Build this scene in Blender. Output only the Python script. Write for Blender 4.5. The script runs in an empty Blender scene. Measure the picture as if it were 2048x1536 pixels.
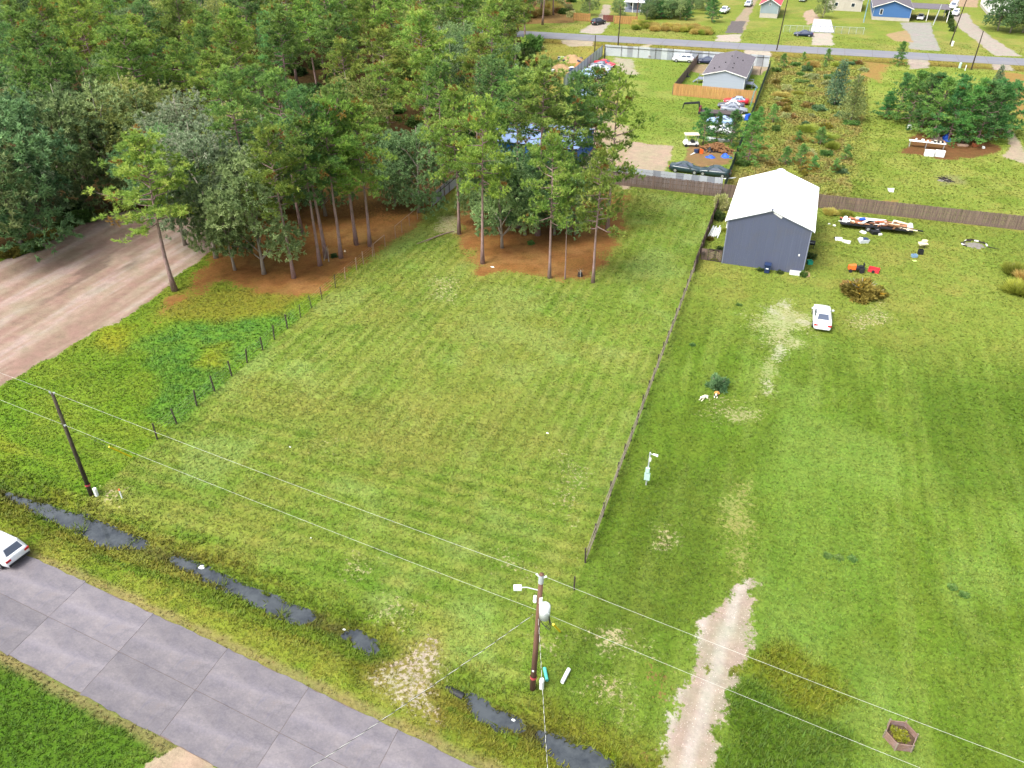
import bpy, math, random
import numpy as np
from mathutils import Vector, Matrix

scene = bpy.context.scene
C = scene.collection

# ------------------------------------------------------------------ camera, sky, sun, exposure
CAM_H = 40.0
FPX = 1600.0                                   # focal length, in pixels of the 2048 px wide photograph
PITCH = math.radians(33.797)
YAW = math.radians(19.399)
cam_data = bpy.data.cameras.new('camera')
cam_data.sensor_width = 36.0
cam_data.lens = FPX / 2048.0 * 36.0
cam_data.clip_start = 0.5
cam_data.clip_end = 6000.0
cam = bpy.data.objects.new('camera', cam_data)
C.objects.link(cam)
cam.location = (0, 0, CAM_H)
cam.rotation_euler = (math.pi / 2 - PITCH, 0, YAW)
scene.camera = cam

SUN_EL, SUN_AZ = math.radians(56), math.radians(215)      # azimuth clockwise from +Y
world = bpy.data.worlds.new('World')
scene.world = world
world.use_nodes = True
wn = world.node_tree
wn.nodes.clear()
w_out = wn.nodes.new('ShaderNodeOutputWorld')
w_bg = wn.nodes.new('ShaderNodeBackground')
w_sky = wn.nodes.new('ShaderNodeTexSky')
w_sky.sky_type = 'NISHITA'
w_sky.sun_disc = False
w_sky.sun_elevation = SUN_EL
w_sky.sun_rotation = SUN_AZ
w_sky.air_density = 1.0
w_sky.dust_density = 6.0
w_sky.ozone_density = 1.5
w_hs = wn.nodes.new('ShaderNodeHueSaturation')
w_hs.inputs['Saturation'].default_value = 0.42            # an overcast, nearly white sky
wn.links.new(w_sky.outputs[0], w_hs.inputs['Color'])
wn.links.new(w_hs.outputs[0], w_bg.inputs[0])
w_bg.inputs[1].default_value = 0.14
wn.links.new(w_bg.outputs[0], w_out.inputs[0])

sun_data = bpy.data.lights.new('sun', 'SUN')
sun_data.energy = 1.25
sun_data.angle = math.radians(24)
sun_data.color = (1.0, 0.97, 0.92)
sun = bpy.data.objects.new('sun', sun_data)
C.objects.link(sun)
sun_dir = Vector((math.sin(SUN_AZ) * math.cos(SUN_EL), math.cos(SUN_AZ) * math.cos(SUN_EL), math.sin(SUN_EL)))
sun.rotation_euler = (-sun_dir).to_track_quat('-Z', 'Y').to_euler()
sun.location = (0, 0, 80)

vs = scene.view_settings
vs.view_transform = 'Standard'
vs.look = 'None'
vs.gamma = 1.0
vs.exposure = 1.36
vs.use_curve_mapping = False
scene.cycles.use_denoising = True

# ------------------------------------------------------------------ helpers
R = math.radians
_cp, _sp, _cy, _sy = math.cos(PITCH), math.sin(PITCH), math.cos(YAW), math.sin(YAW)


def G(px, py, z=0.0):
    """world point at height z that the survey photograph shows at (px, py)"""
    u, v = (px - 1024) / FPX, (py - 768) / FPX
    r, f, w = u, _cp - v * _sp, -_sp - v * _cp
    t = (z - CAM_H) / w
    return Vector(((_cy * r - _sy * f) * t, (_sy * r + _cy * f) * t, z))


def lin(c):
    return tuple(((v / 255.0 + 0.055) / 1.055) ** 2.4 if v > 10 else v / 255.0 / 12.92 for v in c)


def smooth(a, b, x):
    t = np.clip((x - a) / (b - a), 0, 1)
    return t * t * (3 - 2 * t)


def _hash(ix, iy, seed):
    h = (ix * 374761393 + iy * 668265263 + seed * 1442695041) & 0xFFFFFFFF
    h = ((h ^ (h >> 13)) * 1274126177) & 0xFFFFFFFF
    h = (h ^ (h >> 16)) & 0xFFFFFFFF
    return h / 4294967295.0


def vnoise(x, y, seed=0):
    ix, iy = np.floor(x).astype(np.int64), np.floor(y).astype(np.int64)
    fx, fy = x - ix, y - iy
    fx, fy = fx * fx * (3 - 2 * fx), fy * fy * (3 - 2 * fy)
    a, b = _hash(ix, iy, seed), _hash(ix + 1, iy, seed)
    c, d = _hash(ix, iy + 1, seed), _hash(ix + 1, iy + 1, seed)
    return (a * (1 - fx) + b * fx) * (1 - fy) + (c * (1 - fx) + d * fx) * fy


def fbm(x, y, size, seed=0, octv=4):
    """0..1, features about `size` metres"""
    s, amp, tot = 0, 1.0, 0
    x, y = x / size, y / size
    for o in range(octv):
        s = s + amp * vnoise(x, y, seed + o * 17)
        tot += amp
        amp *= 0.5
        x, y = x * 2.03 + 5.1, y * 2.03 + 1.7
    return s / tot


def poly_sd(x, y, poly):
    """signed distance in metres to a polygon, positive inside; far points get -99"""
    P = np.array([(p[0], p[1]) for p in poly], float)
    out = np.full(x.shape, -99.0)
    m = 8.0
    sel = (x > P[:, 0].min() - m) & (x < P[:, 0].max() + m) & (y > P[:, 1].min() - m) & (y < P[:, 1].max() + m)
    X, Y = x[sel], y[sel]
    if X.size == 0:
        return out
    d2 = np.full(X.shape, 1e9)
    inside = np.zeros(X.shape, bool)
    n = len(P)
    for i in range(n):
        ax, ay = P[i]
        bx, by = P[(i + 1) % n]
        ex, ey = bx - ax, by - ay
        t = np.clip(((X - ax) * ex + (Y - ay) * ey) / (ex * ex + ey * ey + 1e-9), 0, 1)
        d2 = np.minimum(d2, (X - ax - t * ex) ** 2 + (Y - ay - t * ey) ** 2)
        cond = ((ay > Y) != (by > Y))
        xin = ex * (Y - ay) / (ey if abs(ey) > 1e-9 else 1e-9) + ax
        inside ^= cond & (X < xin)
    d = np.sqrt(d2)
    out[sel] = np.where(inside, d, -d)
    return out


class MB:
    """collects shapes into one mesh"""
    def __init__(self):
        self.v, self.f, self.c = [], [], None

    def add(self, verts, faces):
        o = len(self.v)
        self.v += [tuple(p) for p in verts]
        self.f += [tuple(i + o for i in f) for f in faces]
        return self

    def box(self, c, s, rz=0.0, M=None):
        x, y, z = s[0] / 2, s[1] / 2, s[2] / 2
        vs_ = [Vector((a * x, b * y, d * z)) for a in (-1, 1) for b in (-1, 1) for d in (-1, 1)]
        m = M if M is not None else Matrix.Rotation(rz, 3, 'Z')
        vs_ = [m @ p + Vector(c) for p in vs_]
        return self.add(vs_, [(0, 1, 3, 2), (4, 6, 7, 5), (0, 4, 5, 1), (2, 3, 7, 6), (0, 2, 6, 4), (1, 5, 7, 3)])

    def beam(self, a, b, w, h):
        a, b = Vector(a), Vector(b)
        d = (b - a)
        L = d.length
        d.normalize()
        up = Vector((0, 0, 1)) if abs(d.z) < 0.95 else Vector((0, 1, 0))
        s = d.cross(up).normalized()
        u = s.cross(d)
        return self.box((a + b) / 2, (L, w, h), M=Matrix((d, s, u)).transposed())

    def tube(self, pts, radii, n=6, cap=True):
        pts = [Vector(p) for p in pts]
        if not hasattr(radii, '__len__'):
            radii = [radii] * len(pts)
        o = len(self.v)
        side = None
        for i, p in enumerate(pts):
            d = (pts[min(i + 1, len(pts) - 1)] - pts[max(i - 1, 0)])
            d = d.normalized() if d.length > 1e-9 else Vector((0, 0, 1))
            if side is None:
                side = d.orthogonal().normalized()
            side = (side - d * side.dot(d))
            side = side.normalized() if side.length > 1e-6 else d.orthogonal().normalized()
            u = d.cross(side)
            for k in range(n):
                a = 2 * math.pi * k / n
                self.v.append(tuple(p + (side * math.cos(a) + u * math.sin(a)) * radii[i]))
        for i in range(len(pts) - 1):
            for k in range(n):
                k2 = (k + 1) % n
                self.f.append((o + i * n + k, o + i * n + k2, o + (i + 1) * n + k2, o + (i + 1) * n + k))
        if cap:
            self.f.append(tuple(o + k for k in reversed(range(n))))
            e = o + (len(pts) - 1) * n
            self.f.append(tuple(e + k for k in range(n)))
        return self

    def quad(self, a, b, c, d):
        return self.add([a, b, c, d], [(0, 1, 2, 3)])

    def slab(self, poly, z0, z1):
        """vertical prism over a counter-clockwise polygon"""
        n = len(poly)
        return self.add([(p[0], p[1], z0) for p in poly] + [(p[0], p[1], z1) for p in poly],
                        [tuple(reversed(range(n))), tuple(range(n, 2 * n))] +
                        [(i, (i + 1) % n, n + (i + 1) % n, n + i) for i in range(n)])

    def build(self, name, mat, parent=None, smooth_=False):
        me = bpy.data.meshes.new(name)
        me.from_pydata(self.v, [], self.f)
        if smooth_:
            me.polygons.foreach_set('use_smooth', [True] * len(me.polygons))
        me.materials.append(mat)
        me.update()
        return link(name, me, parent)


def link(name, data, parent=None, loc=None, rz=0.0):
    o = bpy.data.objects.new(name, data)
    C.objects.link(o)
    if parent is not None:
        o.parent = parent
    if loc is not None:
        o.location = loc
    o.rotation_euler[2] = rz
    return o


def tag(o, label, cat, group=None):
    o['label'] = label
    o['category'] = cat
    if group:
        o['group'] = group
    return o


def kind(o, k, label=None):
    o['kind'] = k
    if label:
        o['label'] = label
    return o


def thing(name, label, cat, loc=(0, 0, 0), rz=0.0, group=None):
    return tag(link(name, None, None, loc, rz), label, cat, group)


def copy_tree(o, parent=None):
    c = o.copy()
    C.objects.link(c)
    c.parent = parent
    for ch in o.children:
        copy_tree(ch, c)
    return c


def np_mesh(name, V, F, mat, col=None, smooth_=False):
    """V (n,3) float, F (m,k) int, optional per-vertex colour"""
    me = bpy.data.meshes.new(name)
    n, m, k = len(V), len(F), F.shape[1]
    me.vertices.add(n)
    me.vertices.foreach_set('co', np.ascontiguousarray(V, np.float32).ravel())
    me.loops.add(m * k)
    me.polygons.add(m)
    me.loops.foreach_set('vertex_index', np.ascontiguousarray(F, np.int32).ravel())
    me.polygons.foreach_set('loop_start', np.arange(0, m * k, k, dtype=np.int32))
    me.polygons.foreach_set('loop_total', np.full(m, k, np.int32))
    if smooth_:
        me.polygons.foreach_set('use_smooth', np.ones(m, bool))
    me.update(calc_edges=True)
    if col is not None:
        a = me.attributes.new('Col', 'FLOAT_COLOR', 'POINT')
        c4 = np.ones((n, 4), np.float32)
        c4[:, :3] = col
        a.data.foreach_set('color', c4.ravel())
    me.materials.append(mat)
    return me


# ------------------------------------------------------------------ materials
class NT:
    def __init__(self, name):
        self.m = bpy.data.materials.new(name)
        self.m.use_nodes = True
        self.t = self.m.node_tree
        self.b = self.t.nodes['Principled BSDF']
        self.out = self.t.nodes['Material Output']

    def n(self, typ, **kw):
        nd = self.t.nodes.new(typ)
        for k, v in kw.items():
            if k in nd.inputs:
                nd.inputs[k].default_value = v
            else:
                setattr(nd, k, v)
        return nd

    def l(self, a, b):
        self.t.links.new(a, b)

    def mix(self, blend, fac, a, b):
        nd = self.t.nodes.new('ShaderNodeMix')
        nd.data_type = 'RGBA'
        nd.blend_type = blend
        for s, v in ((nd.inputs[0], fac), (nd.inputs[6], a), (nd.inputs[7], b)):
            if hasattr(v, 'is_linked'):
                self.l(v, s)
            elif hasattr(v, '__len__'):
                s.default_value = (v[0], v[1], v[2], 1)
            else:
                s.default_value = v
        return nd.outputs[2]

    def noise(self, scale, detail=4, rough=0.6, coord='Object', stretch=None):
        tc = self.n('ShaderNodeTexCoord')
        src = tc.outputs[coord]
        if stretch:
            mp = self.n('ShaderNodeMapping')
            mp.inputs['Scale'].default_value = stretch
            self.l(src, mp.inputs[0])
            src = mp.outputs[0]
        nz = self.n('ShaderNodeTexNoise')
        nz.inputs['Scale'].default_value = scale
        nz.inputs['Detail'].default_value = detail
        nz.inputs['Roughness'].default_value = rough
        self.l(src, nz.inputs['Vector'])
        return nz.outputs[0]

    def ramp(self, fac, stops):
        r = self.n('ShaderNodeValToRGB')
        el = r.color_ramp.elements
        while len(el) < len(stops):
            el.new(0.5)
        for e, (p, c) in zip(el, stops):
            e.position = p
            e.color = (c[0], c[1], c[2], 1) if hasattr(c, '__len__') else (c, c, c, 1)
        self.l(fac, r.inputs[0])
        return r.outputs[0]


_mats = {}


def M(name, rgb, rough=0.75, var=0.18, scale=2.5, metal=0.0, bump=0.0, spec=0.35, stretch=None, dirt=None):
    """plain surface: real-world colour (sRGB 0-255) with mottling, optional dirt colour and relief"""
    if name in _mats:
        return _mats[name]
    t = NT(name)
    c = lin(rgb)
    f = t.noise(scale, 5, 0.65, 'Object', stretch)
    lo = tuple(v * (1 - var) for v in c)
    hi = tuple(min(1, v * (1 + var)) for v in c)
    col = t.ramp(f, [(0.3, lo), (0.7, hi)])
    if dirt:
        f2 = t.noise(scale * 0.45, 6, 0.7, 'Object')
        msk = t.ramp(f2, [(0.5, 0.0), (0.72, 0.75)])
        col = t.mix('MIX', msk, col, lin(dirt))
    t.l(col, t.b.inputs['Base Color'])
    t.b.inputs['Roughness'].default_value = rough
    t.b.inputs['Metallic'].default_value = metal
    t.b.inputs['Specular IOR Level'].default_value = spec
    if bump:
        bp = t.n('ShaderNodeBump')
        bp.inputs['Strength'].default_value = bump
        bp.inputs['Distance'].default_value = 0.03
        t.l(t.noise(scale * 6, 5, 0.7, 'Object', stretch), bp.inputs['Height'])
        t.l(bp.outputs[0], t.b.inputs['Normal'])
    _mats[name] = t.m
    return t.m


def paint(name, rgb, rough=0.28):
    """car paint with a clear coat and road film"""
    if name in _mats:
        return _mats[name]
    t = NT(name)
    c = lin(rgb)
    f = t.noise(1.7, 4, 0.6)
    col = t.ramp(f, [(0.3, tuple(v * 0.9 for v in c)), (0.75, tuple(min(1, v * 1.06 + 0.004) for v in c))])
    t.l(col, t.b.inputs['Base Color'])
    t.b.inputs['Roughness'].default_value = rough
    t.b.inputs['Coat Weight'].default_value = 0.4
    t.b.inputs['Coat Roughness'].default_value = 0.12
    _mats[name] = t.m
    return t.m


def glass_mat(name, rgb=(28, 32, 38)):
    if name in _mats:
        return _mats[name]
    t = NT(name)
    t.b.inputs['Base Color'].default_value = (*lin(rgb), 1)
    t.b.inputs['Roughness'].default_value = 0.08
    t.b.inputs['Specular IOR Level'].default_value = 0.6
    _mats[name] = t.m
    return t.m


def leaf_mat(name, hue=0.03, val=0.25, transl=0.22):
    """foliage: colour from the leaves' own colour, varied from plant to plant"""
    t = NT(name)
    at = t.n('ShaderNodeAttribute', attribute_name='Col')
    oi = t.n('ShaderNodeObjectInfo')
    mr = t.n('ShaderNodeMapRange')
    mr.inputs['To Min'].default_value = 1 - val
    mr.inputs['To Max'].default_value = 1 + val
    t.l(oi.outputs['Random'], mr.inputs[0])
    m2 = t.n('ShaderNodeMath', operation='MULTIPLY')
    t.l(oi.outputs['Random'], m2.inputs[0])
    m2.inputs[1].default_value = 7.31
    m3 = t.n('ShaderNodeMath', operation='FRACT')
    t.l(m2.outputs[0], m3.inputs[0])
    mr2 = t.n('ShaderNodeMapRange')
    mr2.inputs['To Min'].default_value = 0.5 - hue
    mr2.inputs['To Max'].default_value = 0.5 + hue
    t.l(m3.outputs[0], mr2.inputs[0])
    hs = t.n('ShaderNodeHueSaturation')
    t.l(at.outputs['Color'], hs.inputs['Color'])
    t.l(mr.outputs[0], hs.inputs['Value'])
    t.l(mr2.outputs[0], hs.inputs['Hue'])
    t.l(hs.outputs[0], t.b.inputs['Base Color'])
    t.b.inputs['Roughness'].default_value = 0.65
    t.b.inputs['Specular IOR Level'].default_value = 0.2
    if transl:
        tr = t.n('ShaderNodeBsdfTranslucent')
        t.l(hs.outputs[0], tr.inputs['Color'])
        mx = t.n('ShaderNodeMixShader')
        mx.inputs[0].default_value = transl
        t.l(t.b.outputs[0], mx.inputs[1])
        t.l(tr.outputs[0], mx.inputs[2])
        t.l(mx.outputs[0], t.out.inputs['Surface'])
    return t.m

# ------------------------------------------------------------------ the ground
GAIN = 2.6            # how much brighter than its albedo a level surface shows in the photograph


def alb(*c):
    return np.array(lin(c)) / GAIN


def W(pts, z=0.0):
    return [tuple(G(p[0], p[1], z)[:2]) for p in pts]


WATER_Z = -0.30
POOLS = [W(p, WATER_Z) for p in (
    [(10, 982), (59, 1001), (129, 1020), (168, 1032), (219, 1051), (266, 1071), (301, 1089), (289, 1098), (242, 1101), (203, 1093),
     (156, 1069), (117, 1049), (70, 1027), (20, 994)],
    [(328, 1104), (391, 1126), (430, 1141), (508, 1177), (566, 1200), (625, 1223), (629, 1243), (601, 1251), (539, 1227), (469, 1189),
     (410, 1158), (351, 1132)],
    [(700, 1258), (722, 1262), (745, 1276), (763, 1302), (748, 1313), (718, 1294), (690, 1268)],
    [(925, 1388), (944, 1387), (968, 1403), (995, 1422), (1019, 1426), (1050, 1449), (1046, 1464), (992, 1462), (964, 1446), (940, 1416)],
    [(1074, 1465), (1105, 1465), (1146, 1491), (1183, 1501), (1210, 1522), (1236, 1545), (1190, 1560), (1128, 1539), (1091, 1494)])]
DITCH = W([(-200, 880), (10, 984), (130, 1035), (250, 1085), (340, 1115), (420, 1150), (540, 1205), (625, 1240), (720, 1285), (755, 1308)], -.2)
DITCH2 = W([(928, 1392), (980, 1430), (1045, 1458), (1110, 1480), (1180, 1515), (1300, 1575)], -.2)


def line_d(x, y, pts):
    d = np.full(x.shape, 99.0)
    for (ax, ay), (bx, by) in zip(pts[:-1], pts[1:]):
        ex, ey = bx - ax, by - ay
        t = np.clip(((x - ax) * ex + (y - ay) * ey) / (ex * ex + ey * ey), 0, 1)
        d = np.minimum(d, np.hypot(x - ax - t * ex, y - ay - t * ey))
    return d


def relief(x, y):
    z = 0.03 * (fbm(x, y, 7, 3) - 0.5)
    near = (y < 48) & (x > -120) & (x < 40)
    xs, ys = x[near], y[near]
    d = np.minimum(line_d(xs, ys, DITCH), line_d(xs, ys, DITCH2))
    zz = z[near] - 0.24 * (1 - smooth(0.3, 2.6, d))
    wob = (fbm(xs, ys, 0.9, 8, 3) - 0.5) * 0.6 + 0.03
    for P in POOLS:
        sd = poly_sd(xs, ys, P) + wob
        zz = np.minimum(zz, np.where(sd > 0, WATER_Z - 0.16 * smooth(0, 0.5, sd), WATER_Z + 0.3 * smooth(0, 2.0, -sd)))
    z[near] = zz
    f = (y > 200) & (y < 212)
    z[f] -= 0.45 * np.exp(-((y[f] - (207.2 + 0.05 * x[f])) / 1.2) ** 2)
    return z


def lane_y(x):
    """centre line of the near road"""
    return 22.42 - 0.1005 * (x + 42.9) - 0.00042 * (x + 42.9) ** 2


FOREST = [(-44.6, 93), (-44.6, 112), (-47, 132), (-51, 149), (-61, 194), (-68, 214), (-73, 330), (-420, 330), (-420, 40), (-100, 46), (-86, 60.5), (-85.8, 68.5),
          (-81.7, 75.5), (-76, 80), (-66, 77), (-62, 71), (-56, 69), (-52, 64), (-45.5, 68)]
DIRT = W([(0, 524), (90, 472), (250, 420), (420, 400), (480, 430), (430, 492), (405, 515), (360, 548), (258, 630), (130, 700), (0, 772), (-300, 920), (-400, 700)])


def soft(x, y, poly, w=0.6, amp=1.2, size=2.0, seed=1):
    sd = poly_sd(x, y, poly)
    return smooth(-w, w, sd + (fbm(x, y, size, seed) - 0.5) * 2 * amp)


def ground_fields(x, y):
    """albedo, tuft height and tuft density at each point"""
    n = x.shape[0]
    n1, n2, n3 = fbm(x, y, 9, 21), fbm(x, y, 3.2, 31), fbm(x, y, 0.9, 41, 3)
    n4 = fbm(x, y, 24, 51, 3)
    strk = fbm(x * 1.0, y * 0.10, 0.8, 61, 3)               # streaks along the lots (mowing)
    strk2 = fbm(x * 0.12, y * 1.0, 0.9, 71, 3)
    col = np.empty((n, 3))
    hgt = np.full(n, 0.07)
    den = np.ones(n)
    col2 = np.tile(alb(206, 190, 130), (n, 1))
    m2 = 0.10 + 0.10 * (fbm(x, y, 5, 131) - 0.5)
    grain = np.ones(n)

    def lay(mask, c):
        m = np.clip(mask, 0, 1)[:, None]
        col[:] = col * (1 - m) + np.asarray(c) * m

    def over(mask, c, gr=0.4):
        s = mask > np.minimum(m2, 0.9)
        col2[s] = np.asarray(c) if np.ndim(c) == 1 else np.asarray(c)[s]
        m2[s] = mask[s]
        g = np.clip(mask * 1.4, 0, 1)
        grain[:] = grain * (1 - g) + gr * g

    def sp(m, v, arr):
        m = np.clip(m, 0, 1)
        arr[:] = arr * (1 - m) + v * m

    col[:] = alb(164, 172, 84)
    lay(smooth(0.4, 0.65, n1), alb(176, 176, 92))
    lay(smooth(0.5, 0.7, n2) * 0.7, alb(138, 155, 66))
    # lot inside the two fences
    A = (x > -44.3) & (x < -8) & (y < 111)
    fA = A.astype(float)
    lay(fA, alb(152, 173, 74))
    lay(fA * smooth(0.45, 0.7, n1) * 0.75, alb(172, 176, 90))
    lay(fA * smooth(0.5, 0.72, n2) * 0.6, alb(122, 152, 58))
    lay(fA * smooth(0.52, 0.75, n3) * 0.35, alb(188, 182, 108))
    lay(fA * smooth(0.52, 0.66, strk) * 0.4, alb(134, 154, 60))
    lay(fA * smooth(0.4, 0.3, strk) * 0.35, alb(182, 184, 98))
    mow = 0.5 + 0.5 * np.sin(x * 2 * math.pi / 1.25 + 2.2 * (fbm(x * 0.2, y * 0.06, 3, 141) - 0.5))
    mow2 = 0.5 + 0.5 * np.sin(y * 2 * math.pi / 1.4 + 2.0 * (fbm(x * 0.06, y * 0.2, 3, 142) - 0.5))
    wide_ = smooth(0.42, 0.62, n4)
    nr = smooth(50, 42, y)
    br = 0.35 + 0.65 * smooth(0.35, 0.6, fbm(x, y, 4, 143))
    lay(fA * smooth(0.45, 0.95, mow) * 0.42 * br * (1 - nr), alb(122, 148, 56))
    lay(fA * smooth(0.45, 0.05, mow) * 0.40 * br * (1 - nr), alb(186, 196, 112))
    lay(fA * smooth(0.45, 0.95, mow2) * 0.45 * br * nr, alb(122, 152, 50))
    lay(fA * smooth(0.45, 0.05, mow2) * 0.40 * br * nr, alb(186, 190, 100))
    pal = smooth(0.54, 0.70, fbm(x, y, 6.5, 151, 4))
    lay(fA * pal * 0.6, alb(176, 196, 112))
    lay(fA * smooth(0.56, 0.70, fbm(x, y, 8, 161, 4)) * 0.28, alb(184, 172, 92))
    # neighbour's yard on the right
    B = ((x >= -8) & (y < 110) & (y > 15)).astype(float)
    lay(B, alb(132, 158, 56))
    lay(B * smooth(0.44, 0.62, n1) * 0.75, alb(146, 170, 70))
    lay(B * smooth(0.50, 0.64, strk) * 0.45, alb(112, 138, 44))
    lay(B * smooth(0.42, 0.32, strk) * 0.5, alb(162, 178, 88))
    lay(B * smooth(0.5, 0.75, n2) * 0.4, alb(114, 138, 46))
    lay(B * smooth(0.5, 0.95, mow) * 0.38 * smooth(0.35, 0.6, n4), alb(104, 130, 40))
    lay(B * smooth(0.52, 0.72, fbm(x, y * 0.5, 5.5, 171, 4)) * 0.5, alb(164, 188, 96))
    far = B * smooth(66, 88, y)
    lay(far * 0.75, alb(168, 176, 84))
    lay(far * smooth(0.42, 0.66, n2) * 0.6, alb(184, 178, 96))
    lay(far * smooth(0.55, 0.7, n1) * 0.5, alb(140, 160, 66))
    lay(B * soft(x, y, W([(1240, 960), (1420, 930), (1480, 1000), (1420, 1180), (1250, 1300), (1120, 1330), (1180, 1130)]), 2.5, 2, 4) * 0.5, alb(110, 130, 44))
    lay(B * soft(x, y, W([(1800, 760), (2100, 740), (2200, 1050), (1880, 1000)]), 3, 2, 4) * 0.45, alb(100, 128, 38))
    lay(B * soft(x, y, W([(1530, 850), (1700, 850), (1780, 1120), (1680, 1350), (1520, 1330), (1530, 1050)]), 3, 2, 4) * 0.5, alb(142, 172, 74))
    # strip left of the left fence
    Lm = ((x <= -44.3) & (y < 80)).astype(float)
    lay(Lm, alb(134, 166, 48))
    lay(Lm * smooth(0.45, 0.65, n2) * 0.6, alb(158, 174, 62))
    lay(Lm * smooth(0.5, 0.7, n1) * 0.5, alb(112, 148, 40))
    lush = soft(x, y, W([(260, 690), (330, 655), (470, 640), (590, 620), (560, 665), (500, 720), (420, 790), (340, 850), (300, 830), (330, 760)]), 1.0, 1.5, 3)
    lay(lush * 0.8, alb(122, 170, 66))
    lay(lush * smooth(0.5, 0.7, n3) * 0.5, alb(96, 150, 66))
    sp(lush, 0.12, hgt)
    for pp in ([(205, 640), (260, 655), (240, 700), (190, 690)], [(400, 690), (450, 690), (440, 735), (390, 730)], [(0, 870), (40, 890), (30, 930), (0, 930)]):
        lay(soft(x, y, W(pp), 1.2, 1, 2) * 0.6, alb(186, 178, 52))
    lay(soft(x, y, W([(350, 585), (470, 580), (640, 560), (560, 630), (430, 640), (330, 630)]), 1.2, 1.4, 3) * 0.8, alb(160, 150, 58))
    # verges either side of the near road and the ditch banks
    dl = y - lane_y(x)
    V = ((dl > 0) & (dl < 9) & (x < 12)).astype(float) * smooth(9, 5, dl)
    lay(V * 0.75, alb(166, 174, 62))
    lay(V * smooth(0.45, 0.7, n2) * 0.7, alb(128, 158, 46))
    lay(V * smooth(0.5, 0.72, n3) * 0.4, alb(186, 172, 84))
    near = (y < 48)
    dd = np.full(n, 99.0)
    dd[near] = np.minimum(line_d(x[near], y[near], DITCH), line_d(x[near], y[near], DITCH2))
    bank = smooth(2.9, 0.9, dd + (n3 - 0.5) * 1.4)
    lay(bank * 0.6, alb(152, 140, 52))
    lay(bank * smooth(0.5, 0.7, n2) * 0.6, alb(120, 132, 40))
    sp(bank, 0.15, hgt)
    wet = smooth(0.9, 0.2, dd + (n3 - 0.5) * 0.8)
    lay(wet * 0.7, alb(92, 84, 52))
    S = (dl < 0).astype(float)
    lay(S, alb(104, 140, 42))
    lay(S * smooth(0.45, 0.7, n2) * 0.6, alb(132, 158, 60))
    lay(S * smooth(0.52, 0.7, n1) * 0.5, alb(84, 118, 34))
    sp(S, 0.10, hgt)
    # long mowing swaths beside the road
    sw = ((dl > 5) & (dl < 16) & (x < -8)).astype(float) * smooth(16, 11, dl)
    lay(sw * smooth(0.5, 0.68, strk2) * 0.5, alb(112, 156, 42))
    lay(sw * smooth(0.42, 0.3, strk2) * 0.4, alb(184, 186, 92))
    # soil lip along the road
    lip = smooth(0.62, 0.1, np.abs(np.abs(dl) - 3.3) + (n3 - 0.5) * 0.6) * (x < 14)
    lay(lip * 0.75, alb(182, 156, 118))
    sp(lip, 0.4, den)
    # worn, sandy and straw patches
    def bare(pts, c, w=0.8, a=1.3, s=1.6, k=0.8, seed=5, dk=0.6):
        m = soft(x, y, W(pts), w, a, s, seed)
        over(m * min(1, k * 1.05), c)
        sp(m * k, 1 - dk, den)
    sand = alb(214, 202, 170)
    pink = alb(206, 178, 156)
    m = soft(x, y, W([(735, 1360), (770, 1320), (850, 1262), (890, 1290), (895, 1330), (880, 1380), (885, 1440), (830, 1425), (770, 1395)]), 1.0, 1.0, 1.0)
    fl = smooth(0.46, 0.60, fbm(x, y, 0.42, 77, 2))
    lay(m * 0.6, alb(176, 140, 92))
    over(m * 0.50, alb(224, 208, 186), 0.9)
    sp(m, 0.45, den)
    for pts, k in (([(1180, 1260), (1260, 1250), (1300, 1310), (1210, 1310)], .6), ([(1190, 1350), (1240, 1350), (1260, 1440), (1180, 1400)], .55), ([(1310, 1050), (1345, 1050), (1350, 1085), (1315, 1090)], .7),
                   ([(990, 1100), (1050, 1120), (1060, 1160), (1000, 1140)], .5), ([(870, 430), (925, 430), (920, 470), (860, 470)], .7), ([(860, 545), (930, 550), (910, 610), (850, 600)], .45),
                   ([(690, 1100), (740, 1120), (720, 1170), (670, 1140)], .4), ([(760, 1180), (830, 1190), (800, 1260), (740, 1230)], .5), ([(1120, 900), (1190, 930), (1150, 1050), (1090, 1000)], .4),
                   ([(210, 970), (250, 975), (245, 1000), (205, 998)], .5), ([(640, 860), (700, 880), (660, 930), (600, 900)], .25), ([(1060, 1270), (1130, 1260), (1130, 1310), (1070, 1320)], .4),
                   ([(1420, 780), (1480, 800), (1440, 850), (1400, 830)], .35), ([(1690, 640), (1760, 600), (1790, 640), (1720, 670)], .5)):
        mm = soft(x, y, W(pts), 1.3, 1.2, 1.2, 9) * k
        over(0.1 + mm * 0.70, alb(220, 208, 160), 1.0)
    # yard beyond Y=75: pale sandy tracks up to the parked car
    bare([(1500, 612), (1545, 598), (1600, 612), (1630, 640), (1622, 668), (1600, 700), (1560, 700), (1520, 690)], alb(206, 208, 152), 3.4, 2.2, 2.0, 0.6, 15, 0.4)
    for pp in ([(1562, 600), (1580, 600), (1575, 660), (1560, 720), (1540, 790), (1522, 790), (1545, 700)], [(1590, 625), (1632, 645), (1628, 668), (1590, 650)], [(1512, 606), (1545, 615), (1580, 632), (1570, 640), (1530, 625)]):
        bare(pp, alb(220, 216, 180), 1.5, 1.1, 1.4, 0.7, 19, 0.6)
    bare([(1530, 690), (1570, 690), (1550, 790), (1500, 800)], alb(190, 200, 130), 1.5, 1.4, 2.0, 0.6, 16, 0.3)
    bare([(1440, 810), (1540, 810), (1530, 850), (1450, 850)], alb(196, 196, 138), 1.2, 1.4, 2.0, 0.5, 17, 0.3)
    bare([(1430, 1000), (1500, 960), (1520, 1060), (1505, 1160), (1470, 1150)], alb(178, 184, 104), 1.6, 1.2, 1.6, 0.55, 18, 0.3)
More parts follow.
